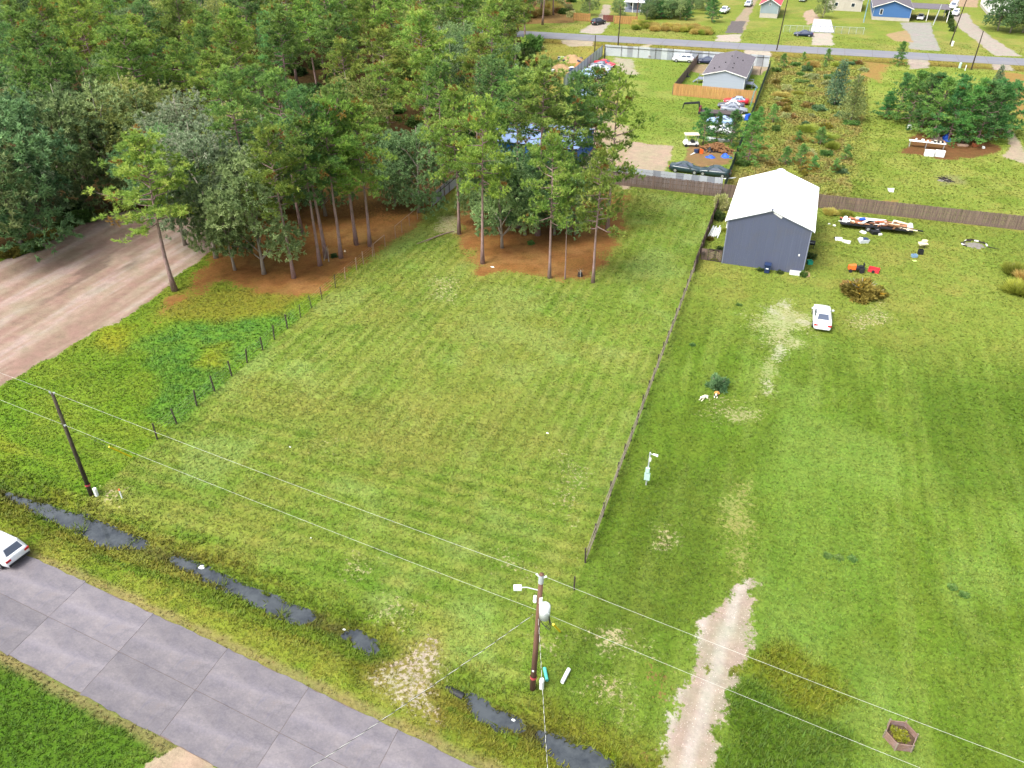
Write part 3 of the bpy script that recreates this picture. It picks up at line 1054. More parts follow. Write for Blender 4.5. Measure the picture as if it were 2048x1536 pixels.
def make_tree(seed, kind_, H=17.0, Rc=3.4, cb=0.5, dense=1.0, c1=(78, 104, 42), c2=(112, 132, 56), brown=0.06, size=1.0, fol=1.0, cone=False):
    """returns (trunk mesh, crown mesh); the crown has needle tufts or leaves on real limbs"""
    r = np.random.default_rng(seed)
    a1, a2 = np.array(lin(c1)) * FOL * fol, np.array(lin(c2)) * FOL * fol
    if kind_ == 'pine':
        a1, a2 = a1 * np.array([0.94, 0.97, 1.6]), a2 * np.array([0.92, 0.96, 1.5])
    ab = np.array(lin((150, 118, 62)))
    tb = MB()
    wob = r.normal(0, 0.10 * H / 17, (6, 2)).cumsum(0)
    wob -= wob[0]
    zs = np.linspace(0, H * 0.985, 9)

    def axis_pt(z):
        t = np.clip(z / H * 5, 0, 4.999)
        i = int(t)
        q = wob[i] * (1 - (t - i)) + wob[min(i + 1, 5)] * (t - i)
        return np.array([q[0], q[1], z])
    r0 = 0.0115 * H + 0.03
    pts = [axis_pt(z) for z in zs]
    rad = [max(0.02, r0 * (1 - 0.93 * (z / H) ** 0.85)) * (1.35 if i == 0 else 1) for i, z in enumerate(zs)]
    tb.tube(pts, rad, 7)
    cen, dr, co = [], [], []
    if kind_ == 'pine':
        nb = int(36 * dense)
        for b in range(nb):
            f = (b + 0.5) / nb
            z = H * (cb + (0.98 - cb) * f ** 0.9)
            prof = (0.55 + 0.45 * math.sin(math.pi * min(1, 0.15 + f * 0.8))) * (1 - 0.62 * f ** 2.2)
            if cone:
                prof = 1.02 - 0.88 * f
            L = 1.02 * Rc * prof * r.uniform(0.65, 1.2)
            az = b * 2.39996 + r.normal(0, 0.5)
            el = R(-4 + 48 * f + r.normal(0, 8))
            d = np.array([math.cos(az) * math.cos(el), math.sin(az) * math.cos(el), math.sin(el)])
            p0 = axis_pt(z)
            p1 = p0 + d * L * 0.55 + np.array([0, 0, -0.04 * L])
            p2 = p0 + d * L + np.array([0, 0, 0.12 * L])
            tb.tube([p0, p1, p2], [0.05 + 0.012 * L, 0.035, 0.012], 4, False)
            nc = max(3, int(L * 2.4))
            for k in range(nc):
                t = r.uniform(0.35, 1.02) if k else 1.0
                side = r.normal(0, 0.30 * L * 0.5 + 0.12, 3) * np.array([1, 1, 0.4])
                c0 = p0 + d * L * t + side * t + np.array([0, 0, 0.12 * L * t * t])
                w = r.random()
                cc = a1 * (1 - w) + a2 * w
                if r.random() < brown * 0.35:
                    cc = ab * r.uniform(0.7, 1.1)
                m = 9
                off = r.normal(0, 0.23 * size, (m, 3)) * np.array([1, 1, 0.55])
                cen.append(c0 + off)
                dd = off * 2.4 + d * 0.3
                dd[:, 2] += 0.45
                dr.append(dd)
                co.append(np.repeat(cc[None], m, 0) * r.uniform(0.85, 1.2, (m, 1)))
        cen, dr, co = np.concatenate(cen), np.concatenate(dr), np.concatenate(co)
        V, F, col = fans(cen, dr, co, r, 15, 0.34 * size, 0.07 * size, 0.5, 0.1)
    else:
        # broadleaf or cedar: lobes of leaves on forking limbs
        lobes = []
        nl = int(13 * dense) if kind_ == 'leaf' else 11
        for b in range(nl):
            f = (b + 0.5) / nl
            az = b * 2.39996 + r.normal(0, 0.4)
            if kind_ == 'leaf':
                z = H * (cb + (0.86 - cb) * f)
                rad_ = Rc * (0.42 + 0.38 * math.sin(math.pi * (0.12 + 0.75 * f))) * r.uniform(0.75, 1.15) * (0.3 if b == nl - 1 else 1)
                lr = Rc * r.uniform(0.36, 0.56)
            else:
                z = H * (0.10 + 0.80 * f)
                rad_ = Rc * (1 - f) * 0.55 * r.uniform(0.6, 1.1)
                lr = Rc * (0.62 - 0.40 * f)
            q = axis_pt(z) + np.array([math.cos(az) * rad_, math.sin(az) * rad_, 0])
            lobes.append((q, lr))
            st = axis_pt(max(H * 0.12, z - 0.25 * H * (1 if kind_ == 'leaf' else 0.2)))
            tb.tube([st, (st + q) / 2 + np.array([0, 0, 0.05 * H]), q], [0.03 + 0.004 * H, 0.02 + 0.002 * H, 0.012], 4, False)
        for q, lr in lobes:
            m = int(95 * (lr / 1.4) ** 2 * dense) + 25
            d = r.normal(0, 1, (m, 3))
            d /= np.linalg.norm(d, axis=1)[:, None]
            rr = lr * r.uniform(0.55, 1.08, (m, 1))
            low = d[:, 2] < -0.55
            d, rr = d[~low], rr[~low]
            m = len(d)
            bump = 1 + 0.22 * np.sin(d[:, :1] * 5 + q[0]) * np.cos(d[:, 1:2] * 6 + q[1])
            cen.append(q + d * rr * bump * np.array([1, 1, 0.82 if kind_ == 'leaf' else 1.3]))
            dd = d.copy()
            dd[:, 2] += 0.25
            dr.append(dd)
            w = np.clip(0.5 + 0.3 * r.normal() + 0.25 * r.normal(0, 1, (m, 1)), 0, 1)
            co.append(a1 * (1 - w) + a2 * w)
        cen, dr, co = np.concatenate(cen), np.concatenate(dr), np.concatenate(co)
        V, F, col = fans(cen, dr, co, r, 15, 0.29 * size, 0.125 * size, 0.75, 0.05)
    tm = bpy.data.meshes.new('trunk')
    tm.from_pydata(tb.v, [], tb.f)
    tm.polygons.foreach_set('use_smooth', [True] * len(tm.polygons))
    tm.materials.append(BARK_PINE if kind_ == 'pine' else BARK_GREY)
    cm = np_mesh('crown', V, F, LEAF, np.clip(col, 0.002, 0.5))
    return tm, cm, H


# green of the photograph's crowns: yellowish pines, greyer hardwoods, blue-green cedars
PINES = [make_tree(100 + i, 'pine', h, rc, cb, de, c1, c2, br) for i, (h, rc, cb, de, c1, c2, br) in enumerate([
    (17.5, 3.5, 0.48, 1.05, (76, 98, 34), (120, 138, 48), .05), (18.5, 3.2, 0.55, 1.0, (70, 92, 36), (112, 130, 50), .07), (16.5, 3.7, 0.46, 1.1, (84, 104, 34), (128, 142, 52), .05),
    (19.0, 3.3, 0.42, 1.15, (64, 94, 44), (102, 130, 58), .04), (15.5, 3.0, 0.40, 1.1, (88, 108, 38), (132, 144, 54), .08), (17.0, 3.0, 0.62, 0.8, (72, 98, 40), (112, 134, 52), .04)])]
SPARSE = make_tree(131, 'pine', 18.5, 3.9, 0.30, 0.85, (74, 98, 30), (122, 140, 46), .03)
HARD = [make_tree(200 + i, 'leaf', h, rc, cb, de, c1, c2, size=sz) for i, (h, rc, cb, de, c1, c2, sz) in enumerate([
    (12.0, 4.2, 0.34, 1.0, (78, 98, 66), (122, 138, 98), 1.05), (13.5, 4.6, 0.36, 1.1, (70, 94, 58), (112, 130, 88), 1.1), (11.0, 3.8, 0.30, 1.0, (86, 102, 74), (136, 150, 118), 1.0),
    (10.0, 3.4, 0.20, 1.0, (80, 98, 62), (118, 134, 88), 1.0), (12.5, 3.9, 0.34, 0.9, (98, 108, 58), (140, 144, 84), 1.0), (9.0, 3.2, 0.16, 1.1, (66, 88, 58), (98, 120, 78), 0.95)])]
CEDAR = make_tree(301, 'cedar', 9.0, 3.0, 0.1, 1.0, (70, 92, 70), (104, 122, 92), size=0.9)
CEDAR2 = make_tree(302, 'cedar', 8.0, 2.6, 0.1, 1.0, (92, 104, 64), (130, 136, 84), size=0.9)
YOUNG = [make_tree(400 + i, 'pine', h, rc, 0.10, de, c1, c2, 0.01, size=0.8, fol=(0.98 if i == 2 else 0.74), cone=True) for i, (h, rc, de, c1, c2) in enumerate([
    (7.0, 2.5, 1.05, (64, 108, 46), (104, 142, 62)), (8.0, 2.9, 1.15, (58, 100, 44), (98, 136, 62)), (5.0, 1.9, 0.8, (72, 114, 46), (116, 150, 64)), (8.5, 3.1, 1.2, (76, 120, 44), (124, 158, 66))])]
tree_rng = random.Random(77)


def tree(proto, x, y, h, label, name='pine_tree', cat='tree', group=None, wide=1.0, lean=(0, 0), rz=None):
    tm, cm, H = proto
    e = thing(name, label, cat, (x, y, 0), tree_rng.uniform(0, 6.28) if rz is None else rz, group)
    s = h / H
    e.scale = (s * wide, s * wide, s)
    e.rotation_euler[0], e.rotation_euler[1] = lean
    link('trunk', tm, e)
    link('crown', cm, e)
    return e


def tree_px(proto, bx, by, ty, label, **kw):
    """tree whose foot is at (bx, by) in the survey photograph and whose top shows at row ty"""
    p = G(bx, by)
    lo, hi = 0.5, 40.0
    for _ in range(40):
        m = (lo + hi) / 2
        f = -_sy * p.x + _cy * p.y
        yy = 768 - FPX * (f * _sp + (m - CAM_H) * _cp) / (f * _cp - (m - CAM_H) * _sp)
        lo, hi = (m, hi) if yy > ty else (lo, m)
    return tree(proto, p.x, p.y, lo, label, **kw)


placed = []


def tp(*a, **kw):
    o = tree_px(*a, **kw)
    placed.append((o.location.x, o.location.y))
    return o


# pines and hardwoods along the edge of the woods
tp(PINES[2], 350, 581, 278, 'lone leaning pine with bare trunk at the corner of the dirt clearing', wide=1.3, lean=(R(1), R(-2)))
tp(PINES[0], 588, 556, 262, 'tall pine with a thin twin stem beside it, at the edge of the pine straw')
tp(PINES[1], 640, 531, 240, 'slim pine on the straw, second in from the hanging branch pine')
tp(PINES[3], 652, 515, 180, 'tall pine with a dead limb propped against its foot')
tp(PINES[0], 682, 516, 205, 'tall pine with mossy lower bark beside a white ball on the straw')
tp(PINES[1], 713, 489, 170, 'tall pine with green moss high on its trunk beside the pipe rail fence')
tp(PINES[4], 740, 492, 205, 'pine growing closest to the pipe rail fence on the straw')
tp(PINES[5], 605, 468, 150, 'slender pine standing back in the shade of the straw grove', wide=0.9)
tp(HARD[3], 528, 548, 300, 'dark bushy oak with pale forked foot by the edge of the dirt', name='oak_tree')
tp(HARD[2], 432, 516, 238, 'pale silvery green oak at the end of the dirt clearing', name='oak_tree', wide=0.95)
tp(HARD[3], 470, 540, 330, 'leafy dark oak with thin trunk between the silvery oak and the pines', name='oak_tree', wide=0.85)
tp(HARD[1], 370, 490, 250, 'grey green oak reaching over the tip of the dirt clearing', name='oak_tree')
tp(HARD[5], 838, 425, 250, 'dark evergreen oak beside the grey sheet metal fence', name='oak_tree')
tp(HARD[5], 790, 412, 260, 'dark rounded oak in the shade behind the pipe rail fence', name='oak_tree', wide=0.9)
tp(PINES[5], 887, 392, 130, 'pine behind the grey sheet metal fence', wide=0.8)
# island of trees inside the lot
tp(PINES[0], 965, 527, 205, 'tall leaning pine at the corner of the island of trees', wide=0.9, lean=(0, R(-2)))
tp(PINES[4], 918, 468, 180, 'pine with twin crown by the gap to the sheet metal fence', wide=0.95)
tp(PINES[4], 1099, 556, 268, 'pine with reddish trunk and low green crown at the front of the tree island', wide=0.85)
tp(PINES[4], 1186, 565, 300, 'front pine of the island beside the open mown grass', wide=0.92)
tp(PINES[5], 1130, 558, 330, 'thin sapling pine between the two front pines of the island', wide=0.45)
tp(SPARSE, 1215, 462, 150, 'tall open crowned pine with layered branches over the gravel pad', wide=0.95)
tp(PINES[1], 1075, 470, 120, 'tall dark pine rising in the middle of the tree island', wide=1.2)
tp(PINES[3], 1140, 462, 150, 'tall full pine at the back of the tree island by the board fence', wide=1.0)
tp(PINES[5], 1035, 455, 150, 'slim pine at the back of the tree island', wide=1.15)
tp(PINES[3], 985, 420, 118, 'broad pine behind the leaning one, shading the blue building', wide=1.15)
tp(PINES[1], 1180, 425, 140, 'pine of the island nearest the corrugated fence', wide=0.9)
for bx, by, ty, pr, lb in ((1004, 496, 300, 3, 'low dark oak with pale stem in front of the tree island'), (1050, 470, 290, 5, 'dense dark oak in the middle of the tree island'), (1000, 450, 300, 5, 'dark oak behind the leaning pine of the island'),
                       (1150, 470, 330, 3, 'dark oak thicket behind the front pines of the island'), (1108, 470, 310, 5, 'small dark oak between the island pines'), (960, 440, 300, 3, 'leafy oak at the shaded left end of the island'), (1075, 440, 280, 5, 'dark oak under the tall middle pine of the island'), (1125, 430, 290, 3, 'oak filling the back of the island by the board fence')):
    tp(HARD[pr], bx, by, ty, lb, name='oak_tree', wide=1.0)
# hardwoods round the left and top of the dirt clearing
for bx, by, ty, pr, lb in ((-20, 520, 225, 3, 'big dark grey green oak overhanging the dirt at the picture edge'), (90, 474, 330, 2, 'small pale barked oak leaning over the dirt clearing'), (45, 500, 175, 5, 'bushy oak behind the leaning pale oak by the dirt'),
                       (250, 412, 160, 3, 'rounded grey green oak at the far side of the dirt clearing'), (170, 418, 165, 5, 'spreading grey green oak above the shaded gap in the woods'), (320, 400, 175, 4, 'olive green oak beyond the tip of the dirt clearing'),
                       (400, 430, 185, 2, 'pale topped oak behind the silvery one'), (300, 385, 140, 4, 'yellowish oak among the grey green ones')):
    tp(HARD[pr], bx, by, ty, lb, name='oak_tree', wide=1.1)

# the woods behind: every tree its own
wr = random.Random(5)
fp = np.array(FOREST)
cand = []
tries = 0
while tries < 26000 and len(cand) < 285:
    tries += 1
    x, y = wr.uniform(-255, -44), wr.uniform(52, 262)
    f = -_sy * x + _cy * y
    rr = _cy * x + _sy * y
    dep = f * _cp + CAM_H * _sp
    if dep < 5 or abs(rr / dep) > 0.70:
        continue
    up_top = (f * _sp + (17 - CAM_H) * _cp) / (f * _cp - (17 - CAM_H) * _sp)
    up_bot = (f * _sp - CAM_H * _cp) / dep
    if up_bot > 0.50 or up_top < -0.5:
        continue
    cand_sd = poly_sd(np.array([x]), np.array([y]), FOREST)[0]
    if cand_sd < 2.0 and cand_sd > -90:
        continue
    if cand_sd <= -90 and not (x < -90 and y > 80):
        continue
    dmin = 4.1 + 0.012 * f + (2.2 if wr.random() < 0.3 else 0)
    if all((x - a) ** 2 + (y - b) ** 2 > dmin * dmin for a, b in placed):
        placed.append((x, y))
        cand.append((x, y))
for x, y in cand:
    nzv = float(fbm(np.array([x]), np.array([y]), 22, 301)[0])
    left = smooth(-75, -150, x)
    if wr.random() < (0.20 + 0.35 * (nzv > 0.56)):
        i = wr.choice([0, 1, 1, 3, 4, 5])
        lb = ('rounded grey green oak deep in the woods', 'broad dusty green oak deep in the woods', '', 'bushy olive green oak deep in the woods', 'yellowish green oak deep in the woods', 'small dark green oak deep in the woods')[i]
        tree(HARD[i], x, y, wr.uniform(10.5, 15), lb, name='oak_tree', group=lb.replace('oak', 'oaks'), wide=wr.uniform(0.9, 1.15))
    else:
        i = wr.randrange(6)
        lb = ('full crowned olive green pine deep in the dense woods', 'tall narrow dull green pine deep in the dense woods', 'broad light green pine deep in the dense woods', 'tall blue green pine deep in the dense woods',
              'short yellow green pine deep in the dense woods', 'slender pine with a high small crown deep in the woods')[i]
        tree(PINES[i], x, y, wr.uniform(14.5, 20.5), lb, group=lb.replace('pine', 'pines'), wide=wr.uniform(0.92, 1.2), lean=(R(wr.uniform(-2, 2)), R(wr.uniform(-2, 2))))
print('forest trees', len(cand))
UNDER = []
while len(UNDER) < 90:
    x, y = wr.uniform(-115, -47), wr.uniform(62, 165)
    if poly_sd(np.array([x]), np.array([y]), FOREST)[0] > 2.5 and poly_sd(np.array([x]), np.array([y]), DIRT)[0] < -2.0 and not (x > -66 and y < 94):
        UNDER.append((x, y, wr.uniform(1.4, 2.6), wr.uniform(1.2, 2.4), wr.choice(['dark', 'green', 'dark', 'olive'])))

# shrubs: one mesh each kind, dome of leaves or blades
def make_bush(seed, Rr, Hh, c1, c2, leaf=0.2, n=420, blades=False, flower=None):
    r = np.random.default_rng(seed)
    a1, a2 = np.array(lin(c1)) * 1.25, np.array(lin(c2)) * 1.25
    d = r.normal(0, 1, (n, 3))
    d[:, 2] = np.abs(d[:, 2])
    d /= np.linalg.norm(d, axis=1)[:, None]
    rad = r.uniform(0.35, 1.0, (n, 1)) ** 0.5
    lump = 0.75 + 0.35 * np.sin(np.arctan2(d[:, 1:2], d[:, 0:1]) * 3 + seed) * np.cos(d[:, 2:] * 5)
    cen = d * rad * lump * np.array([Rr, Rr, Hh])
    w = np.clip(0.5 + 0.35 * np.sin(cen[:, :1] * 3 + seed) + r.normal(0, 0.25, (n, 1)), 0, 1)
    co = a1 * (1 - w) + a2 * w
    if flower:
        k = r.random(n) < 0.05
        co[k] = np.array(lin(flower))
    if blades:
        cen[:, 2] *= 0.4
        V, F, col = fans(cen, d + np.array([0, 0, 0.8]), co, r, 4, Hh * 0.7, leaf * 0.4, 0.3)
    else:
        V, F, col = fans(cen, d, co, r, 5, leaf * 1.6, leaf * 0.7, 0.7)
    return np_mesh('foliage', V, F, LEAF, np.clip(col, 0.002, 0.5))


def stems_mesh(h, n, seed, spread):
    r = random.Random(seed)
    mb = MB()
    for k in range(n):
        a = r.uniform(0, 6.28)
        mb.tube([(0, 0, -0.05), (math.cos(a) * spread * 0.3, math.sin(a) * spread * 0.3, h * 0.5), (math.cos(a) * spread, math.sin(a) * spread, h)], [0.03, 0.02, 0.008], 4, False)
    me = bpy.data.meshes.new('stems')
    me.from_pydata(mb.v, [], mb.f)
    me.materials.append(BARK_GREY)
    return me


BUSH = {
    'olive': make_bush(1, 1.0, 0.85, (84, 82, 34), (122, 116, 52), 0.15, 620, flower=(160, 136, 40)),
    'green': make_bush(2, 1.0, 0.95, (62, 94, 44), (98, 126, 62), 0.18, 460),
    'dark': make_bush(3, 1.0, 0.95, (44, 66, 34), (76, 96, 48), 0.18, 460),
    'brown': make_bush(4, 1.0, 0.8, (108, 90, 50), (142, 124, 70), 0.17, 420),
    'pale': make_bush(5, 1.0, 1.0, (136, 146, 92), (176, 178, 124), 0.16, 460),
    'yellow': make_bush(6, 1.0, 0.8, (112, 122, 40), (146, 150, 58), 0.18, 420),
    'grass': make_bush(7, 1.0, 1.1, (104, 116, 42), (140, 148, 64), 0.16, 420, True),
    'straw': make_bush(8, 1.0, 1.2, (146, 128, 68), (176, 156, 88), 0.16, 420, True),
    'blue': make_bush(9, 1.0, 1.0, (66, 96, 62), (100, 128, 86), 0.17, 460)}
STEMS = stems_mesh(0.8, 7, 3, 0.55)


def bush(k, x, y, rad, h, label, name='shrub', cat='shrub', group=None):
    e = thing(name, label, cat, (x, y, 0), tree_rng.uniform(0, 6.28), group)
    e.scale = (rad, rad, h)
    link('foliage', BUSH[k], e)
    link('stems', STEMS, e)
    return e


def bush_px(k, px, py, rad, h, label, **kw):
    p = G(px, py)
    return bush(k, p.x, p.y, rad, h, label, **kw)


for x, y, r_, h_, k_ in UNDER:
    lb = {'dark': 'dark undergrowth shrub in the shade of the woods', 'green': 'green undergrowth shrub in the shade of the woods', 'olive': 'olive undergrowth shrub in the shade of the woods'}[k_]
    bush(k_, x, y, r_, h_, lb, group=lb.replace('shrub', 'shrubs'))

# ------------------------------------------------------------------ metal workshop in the neighbour's yard
WALL_GREY = M('shed_wall_metal', (85, 91, 112), 0.5, 0.05, 1.2, metal=0.0, spec=0.4, stretch=(1, 1, 0.15), dirt=(90, 92, 102))
ROOF_WHITE = M('white_roof_metal', (232, 234, 236), 0.35, 0.03, 1.0, dirt=(214, 222, 224))
WHITE = M('white_painted', (226, 226, 224), 0.5, 0.05, 2.0, dirt=(196, 192, 184))
GREYTRIM = M('grey_trim', (118, 124, 140), 0.5, 0.06)
SX0, SX1, SY0, SY1 = -5.25, 3.68, 88.3, 102.5
SEAVE, SRIDGE = 5.3, 6.95
SXM = (SX0 + SX1) / 2
shed = thing('metal_workshop', 'tall grey ribbed metal workshop with a white gable roof', 'workshop', (SXM, SY0, 0))


def shed_top(x):
    return SRIDGE - (SRIDGE - SEAVE) * abs(x - SXM) / (SXM - SX0)


def loc(p, o):
    return (p[0] - o.location.x, p[1] - o.location.y, p[2])


nfront = 10
for k in range(nfront):
    xa, xb = SX0 + (SX1 - SX0) * k / nfront, SX0 + (SX1 - SX0) * (k + 1) / nfront
    g = 0.004
    for yy, s in ((SY0, -1), (SY1, 1)):
        mb = MB()
        xs_ = [xa + g] + ([SXM] if xa < SXM < xb else []) + [xb - g]
        front = [(xa + g, 0)] + [(xb - g, 0)] + [(x, shed_top(x) - 0.02) for x in reversed(xs_)]
        n = len(front)
        mb.add([loc((x, yy, z), shed) for x, z in front] + [loc((x, yy - s * 0.05, z), shed) for x, z in front],
               [tuple(range(n)) if s < 0 else tuple(reversed(range(n))), tuple(reversed(range(n, 2 * n))) if s < 0 else tuple(range(n, 2 * n))] +
               [(i, n + i, n + (i + 1) % n, (i + 1) % n) for i in range(n)])
        for q in (0.12, 0.42, 0.72):
            xr_ = xa + (xb - xa) * q + 0.05
            h = shed_top(xr_) - 0.06
            mb.box(loc((xr_, yy + s * 0.024, h / 2), shed), (0.09, 0.055, h))
        mb.build('wall_panel', WALL_GREY, shed)
nside = 15
for xx, s in ((SX0, -1), (SX1, 1)):
    for k in range(nside):
        ya, yb = SY0 + 0.06 + (SY1 - SY0 - .12) * k / nside, SY0 + .06 + (SY1 - SY0 - .12) * (k + 1) / nside
        mb = MB().box(loc((xx - s * 0.025, (ya + yb) / 2, SEAVE / 2), shed), (0.05, yb - ya - 0.008, SEAVE - 0.1))
        for q in (0.2, 0.5, 0.8):
            mb.box(loc((xx + s * 0.012, ya + (yb - ya) * q, SEAVE / 2), shed), (0.028, 0.06, SEAVE - 0.1))
        mb.build('wall_panel', WALL_GREY, shed)
slope = Vector((SXM - (SX0 - 0.28), 0, SRIDGE - (SEAVE - 0.28 * (SRIDGE - SEAVE) / (SXM - SX0))))
nroof = 16
for s in (-1, 1):
    for k in range(nroof):
        ya, yb = SY0 - 0.22 + (SY1 - SY0 + 0.44) * k / nroof, SY0 - 0.22 + (SY1 - SY0 + 0.44) * (k + 1) / nroof
        e_ = Vector((SXM + s * slope.x, 0, SRIDGE - slope.z + 0.06))
        t_ = Vector((SXM + s * 0.03, 0, SRIDGE + 0.06))
        mb = MB()
        for (a, b, th) in ((ya + 0.003, yb - 0.003, 0.0), (ya + 0.02, ya + 0.09, 0.035), ((ya + yb) / 2 - 0.02, (ya + yb) / 2 + 0.03, 0.022)):
            mid = (e_ + t_) / 2 + Vector((0, 0, th / 2))
            mb.beam(loc((e_.x, (a + b) / 2, e_.z + th / 2), shed), loc((t_.x, (a + b) / 2, t_.z + th / 2), shed), b - a, 0.04 + th)
        mb.build('roof_panel', ROOF_WHITE, shed)
mb = MB()
for s in (-1, 1):
    mb.beam(loc((SXM + s * 0.26, SY0 - .25, SRIDGE + 0.05), shed), loc((SXM + s * 0.26, SY1 + .25, SRIDGE + 0.05), shed), 0.5, 0.03)
mb.v = [(x, y, SRIDGE + 0.145 - (SRIDGE - SEAVE) / (SXM - SX0) * abs(x) + (z - SRIDGE - 0.05)) for x, y, z in mb.v]
mb.build('ridge_cap', ROOF_WHITE, shed)
mb = MB()
for s in (-1, 1):
    x_ = SXM + s * (slope.x + 0.02)
    mb.box(loc((x_, (SY0 + SY1) / 2, SRIDGE - slope.z - 0.02), shed), (0.13, SY1 - SY0 + 0.4, 0.13))
mb.build('gutter', WHITE, shed)
mb = MB()
mb.box(loc((SX0 - 0.10, SY0 + 0.35, SEAVE - 0.65), shed), (0.16, 0.42, 0.85))
mb.build('wall_box', WHITE, shed)
mb = MB()
for x_ in (SX0 + 0.0, SX1):
    mb.box(loc((x_, SY0 - 0.03, SEAVE / 2), shed), (0.12, 0.1, SEAVE - 0.02))
for s in (-1, 1):
    mb.beam(loc((SXM + s * slope.x, SY0 - 0.05, SRIDGE - slope.z - 0.05), shed), loc((SXM, SY0 - 0.05, SRIDGE - 0.05), shed), 0.05, 0.14)
mb.build('corner_trim', GREYTRIM, shed)
MB().quad(loc((SXM + .15, SY0 - 0.09, SRIDGE - .22), shed), loc((SXM + 1.1, SY0 - 0.09, SRIDGE - .75), shed), loc((SXM + 1.2, SY0 - .09, SRIDGE - .5), shed), loc((SXM + .25, SY0 - 0.09, SRIDGE - .12), shed)).build('loose_trim', WHITE, shed)
MB().tube([loc((SXM, SY0 - 0.2, SRIDGE + 0.1), shed), loc((SXM, SY0 - 0.2, SRIDGE + 0.32), shed)], [0.1, 0.12], 8).build('vent_pipe', GREYTRIM, shed)
MB().box(loc((SX1 - 0.75, SY0 - 0.07, 2.25), shed), (0.14, 0.1, 0.22)).build('wall_lamp', WHITE, shed)

# ------------------------------------------------------------------ wooden and metal fences
WOOD_OLD = M('weathered_fence_wood', (106, 90, 82), 0.9, 0.5, 1.6, bump=0.3, stretch=(4.5, 4.5, 0.25))
WOOD_GREY = M('grey_rail_wood', (124, 114, 100), 0.9, 0.25, 2.2, bump=0.3)
WOOD_DARK = M('dark_post_wood', (62, 55, 48), 0.9, 0.25, 2.5, bump=0.3)
WOOD_CEDAR = M('new_cedar', (168, 126, 78), 0.85, 0.4, 1.6, stretch=(4.5, 4.5, 0.25))
GALV = M('galvanised_sheet', (150, 156, 164), 0.45, 0.10, 0.8, metal=0.25, stretch=(2, 2, 0.3), dirt=(134, 130, 126))
GALV_PALE = M('pale_sheet_metal', (176, 182, 186), 0.5, 0.06, 0.8, metal=0.1)
GALV_DARK = M('dull_sheet_metal', (168, 168, 178), 0.5, 0.10, 0.8, metal=0.2)
PIPE = M('rusty_pipe', (146, 122, 104), 0.7, 0.25, 4)
WIRE = M('fence_wire', (150, 150, 146), 0.5, 0.1, 3, metal=0.4)
SCREEN = M('dark_green_screen', (46, 66, 62), 0.9, 0.2, 2)
fr = random.Random(8)


def board_fence(name, label, a, b, h, mat, panel=2.44, cat='fence', rail_side=-1, ragged=0.05, cap=None):
    """upright boards on rails, one part for each bay between two posts"""
    a, b = Vector((a[0], a[1], 0)), Vector((b[0], b[1], 0))
    d = b - a
    L = d.length
    ang = math.atan2(d.y, d.x)
    e = thing(name, label, cat, a, ang)
    n = max(1, round(L / panel))
    for k in range(n):
        x0, x1 = L * k / n, L * (k + 1) / n
        mb = MB()
        m = int((x1 - x0) / 0.145)
        for j in range(m):
            x = x0 + (j + 0.5) * (x1 - x0) / m
            hh = h + fr.uniform(-ragged, ragged)
            mb.box((x, fr.uniform(-0.006, 0.006), hh / 2 + 0.02), ((x1 - x0) / m - fr.uniform(0.008, 0.03), 0.018, hh))
        mb.build('panel', mat, e)
        mb = MB()
        for z in (0.35, h * 0.55, h - 0.3):
            mb.box(((x0 + x1) / 2, rail_side * 0.035, z), (x1 - x0 - 0.004, 0.04, 0.09))
        mb.build('rail', mat, e)
    for k in range(n + 1):
        MB().box((L * k / n, rail_side * 0.1, h / 2 - 0.02), (0.09, 0.09, h + 0.02)).build('post', mat, e)
    return e


def sheet_fence(name, label, a, b, h, mats, sheet=1.0, wave=0.03, cat='fence', ps=-1):
    """ribbed metal sheets, one part each, on posts"""
    a, b = Vector((a[0], a[1], 0)), Vector((b[0], b[1], 0))
    d = b - a
    L = d.length
    e = thing(name, label, cat, a, math.atan2(d.y, d.x))
    n = max(1, round(L / sheet))
    for k in range(n):
        x0, x1 = L * k / n + 0.004, L * (k + 1) / n - 0.004
        m = 10
        hh = h + fr.uniform(-0.03, 0.03)
        y0 = fr.uniform(-0.01, 0.01)
        pts = [(x0 + (x1 - x0) * j / m, y0 + (wave if j % 2 else 0)) for j in range(m + 1)]
        mb = MB()
        mb.add([(x, y, 0.02) for x, y in pts] + [(x, y, hh) for x, y in pts] + [(x, y + 0.006, 0.02) for x, y in pts] + [(x, y + 0.006, hh) for x, y in pts],
               [(j, j + 1, m + 2 + j, m + 1 + j) for j in range(m)] + [(2 * m + 3 + j, 2 * m + 2 + j, 3 * m + 3 + j, 3 * m + 4 + j) for j in range(m)] +
               [(m + 1 + j, m + 2 + j, 3 * m + 4 + j, 3 * m + 3 + j) for j in range(m)])
        mb.build('sheet', mats[k % len(mats)] if len(mats) < 3 else fr.choice(mats), e)
    for k in range(0, n + 1, 3):
        MB().tube([(L * k / n, ps * 0.1, 0), (L * k / n, ps * 0.1, h + 0.05)], 0.045, 6).build('post', WOOD_DARK, e)
    MB().box((L / 2, ps * 0.055, h - 0.45), (L, 0.05, 0.08)).build('rail', WOOD_DARK, e)
    return e


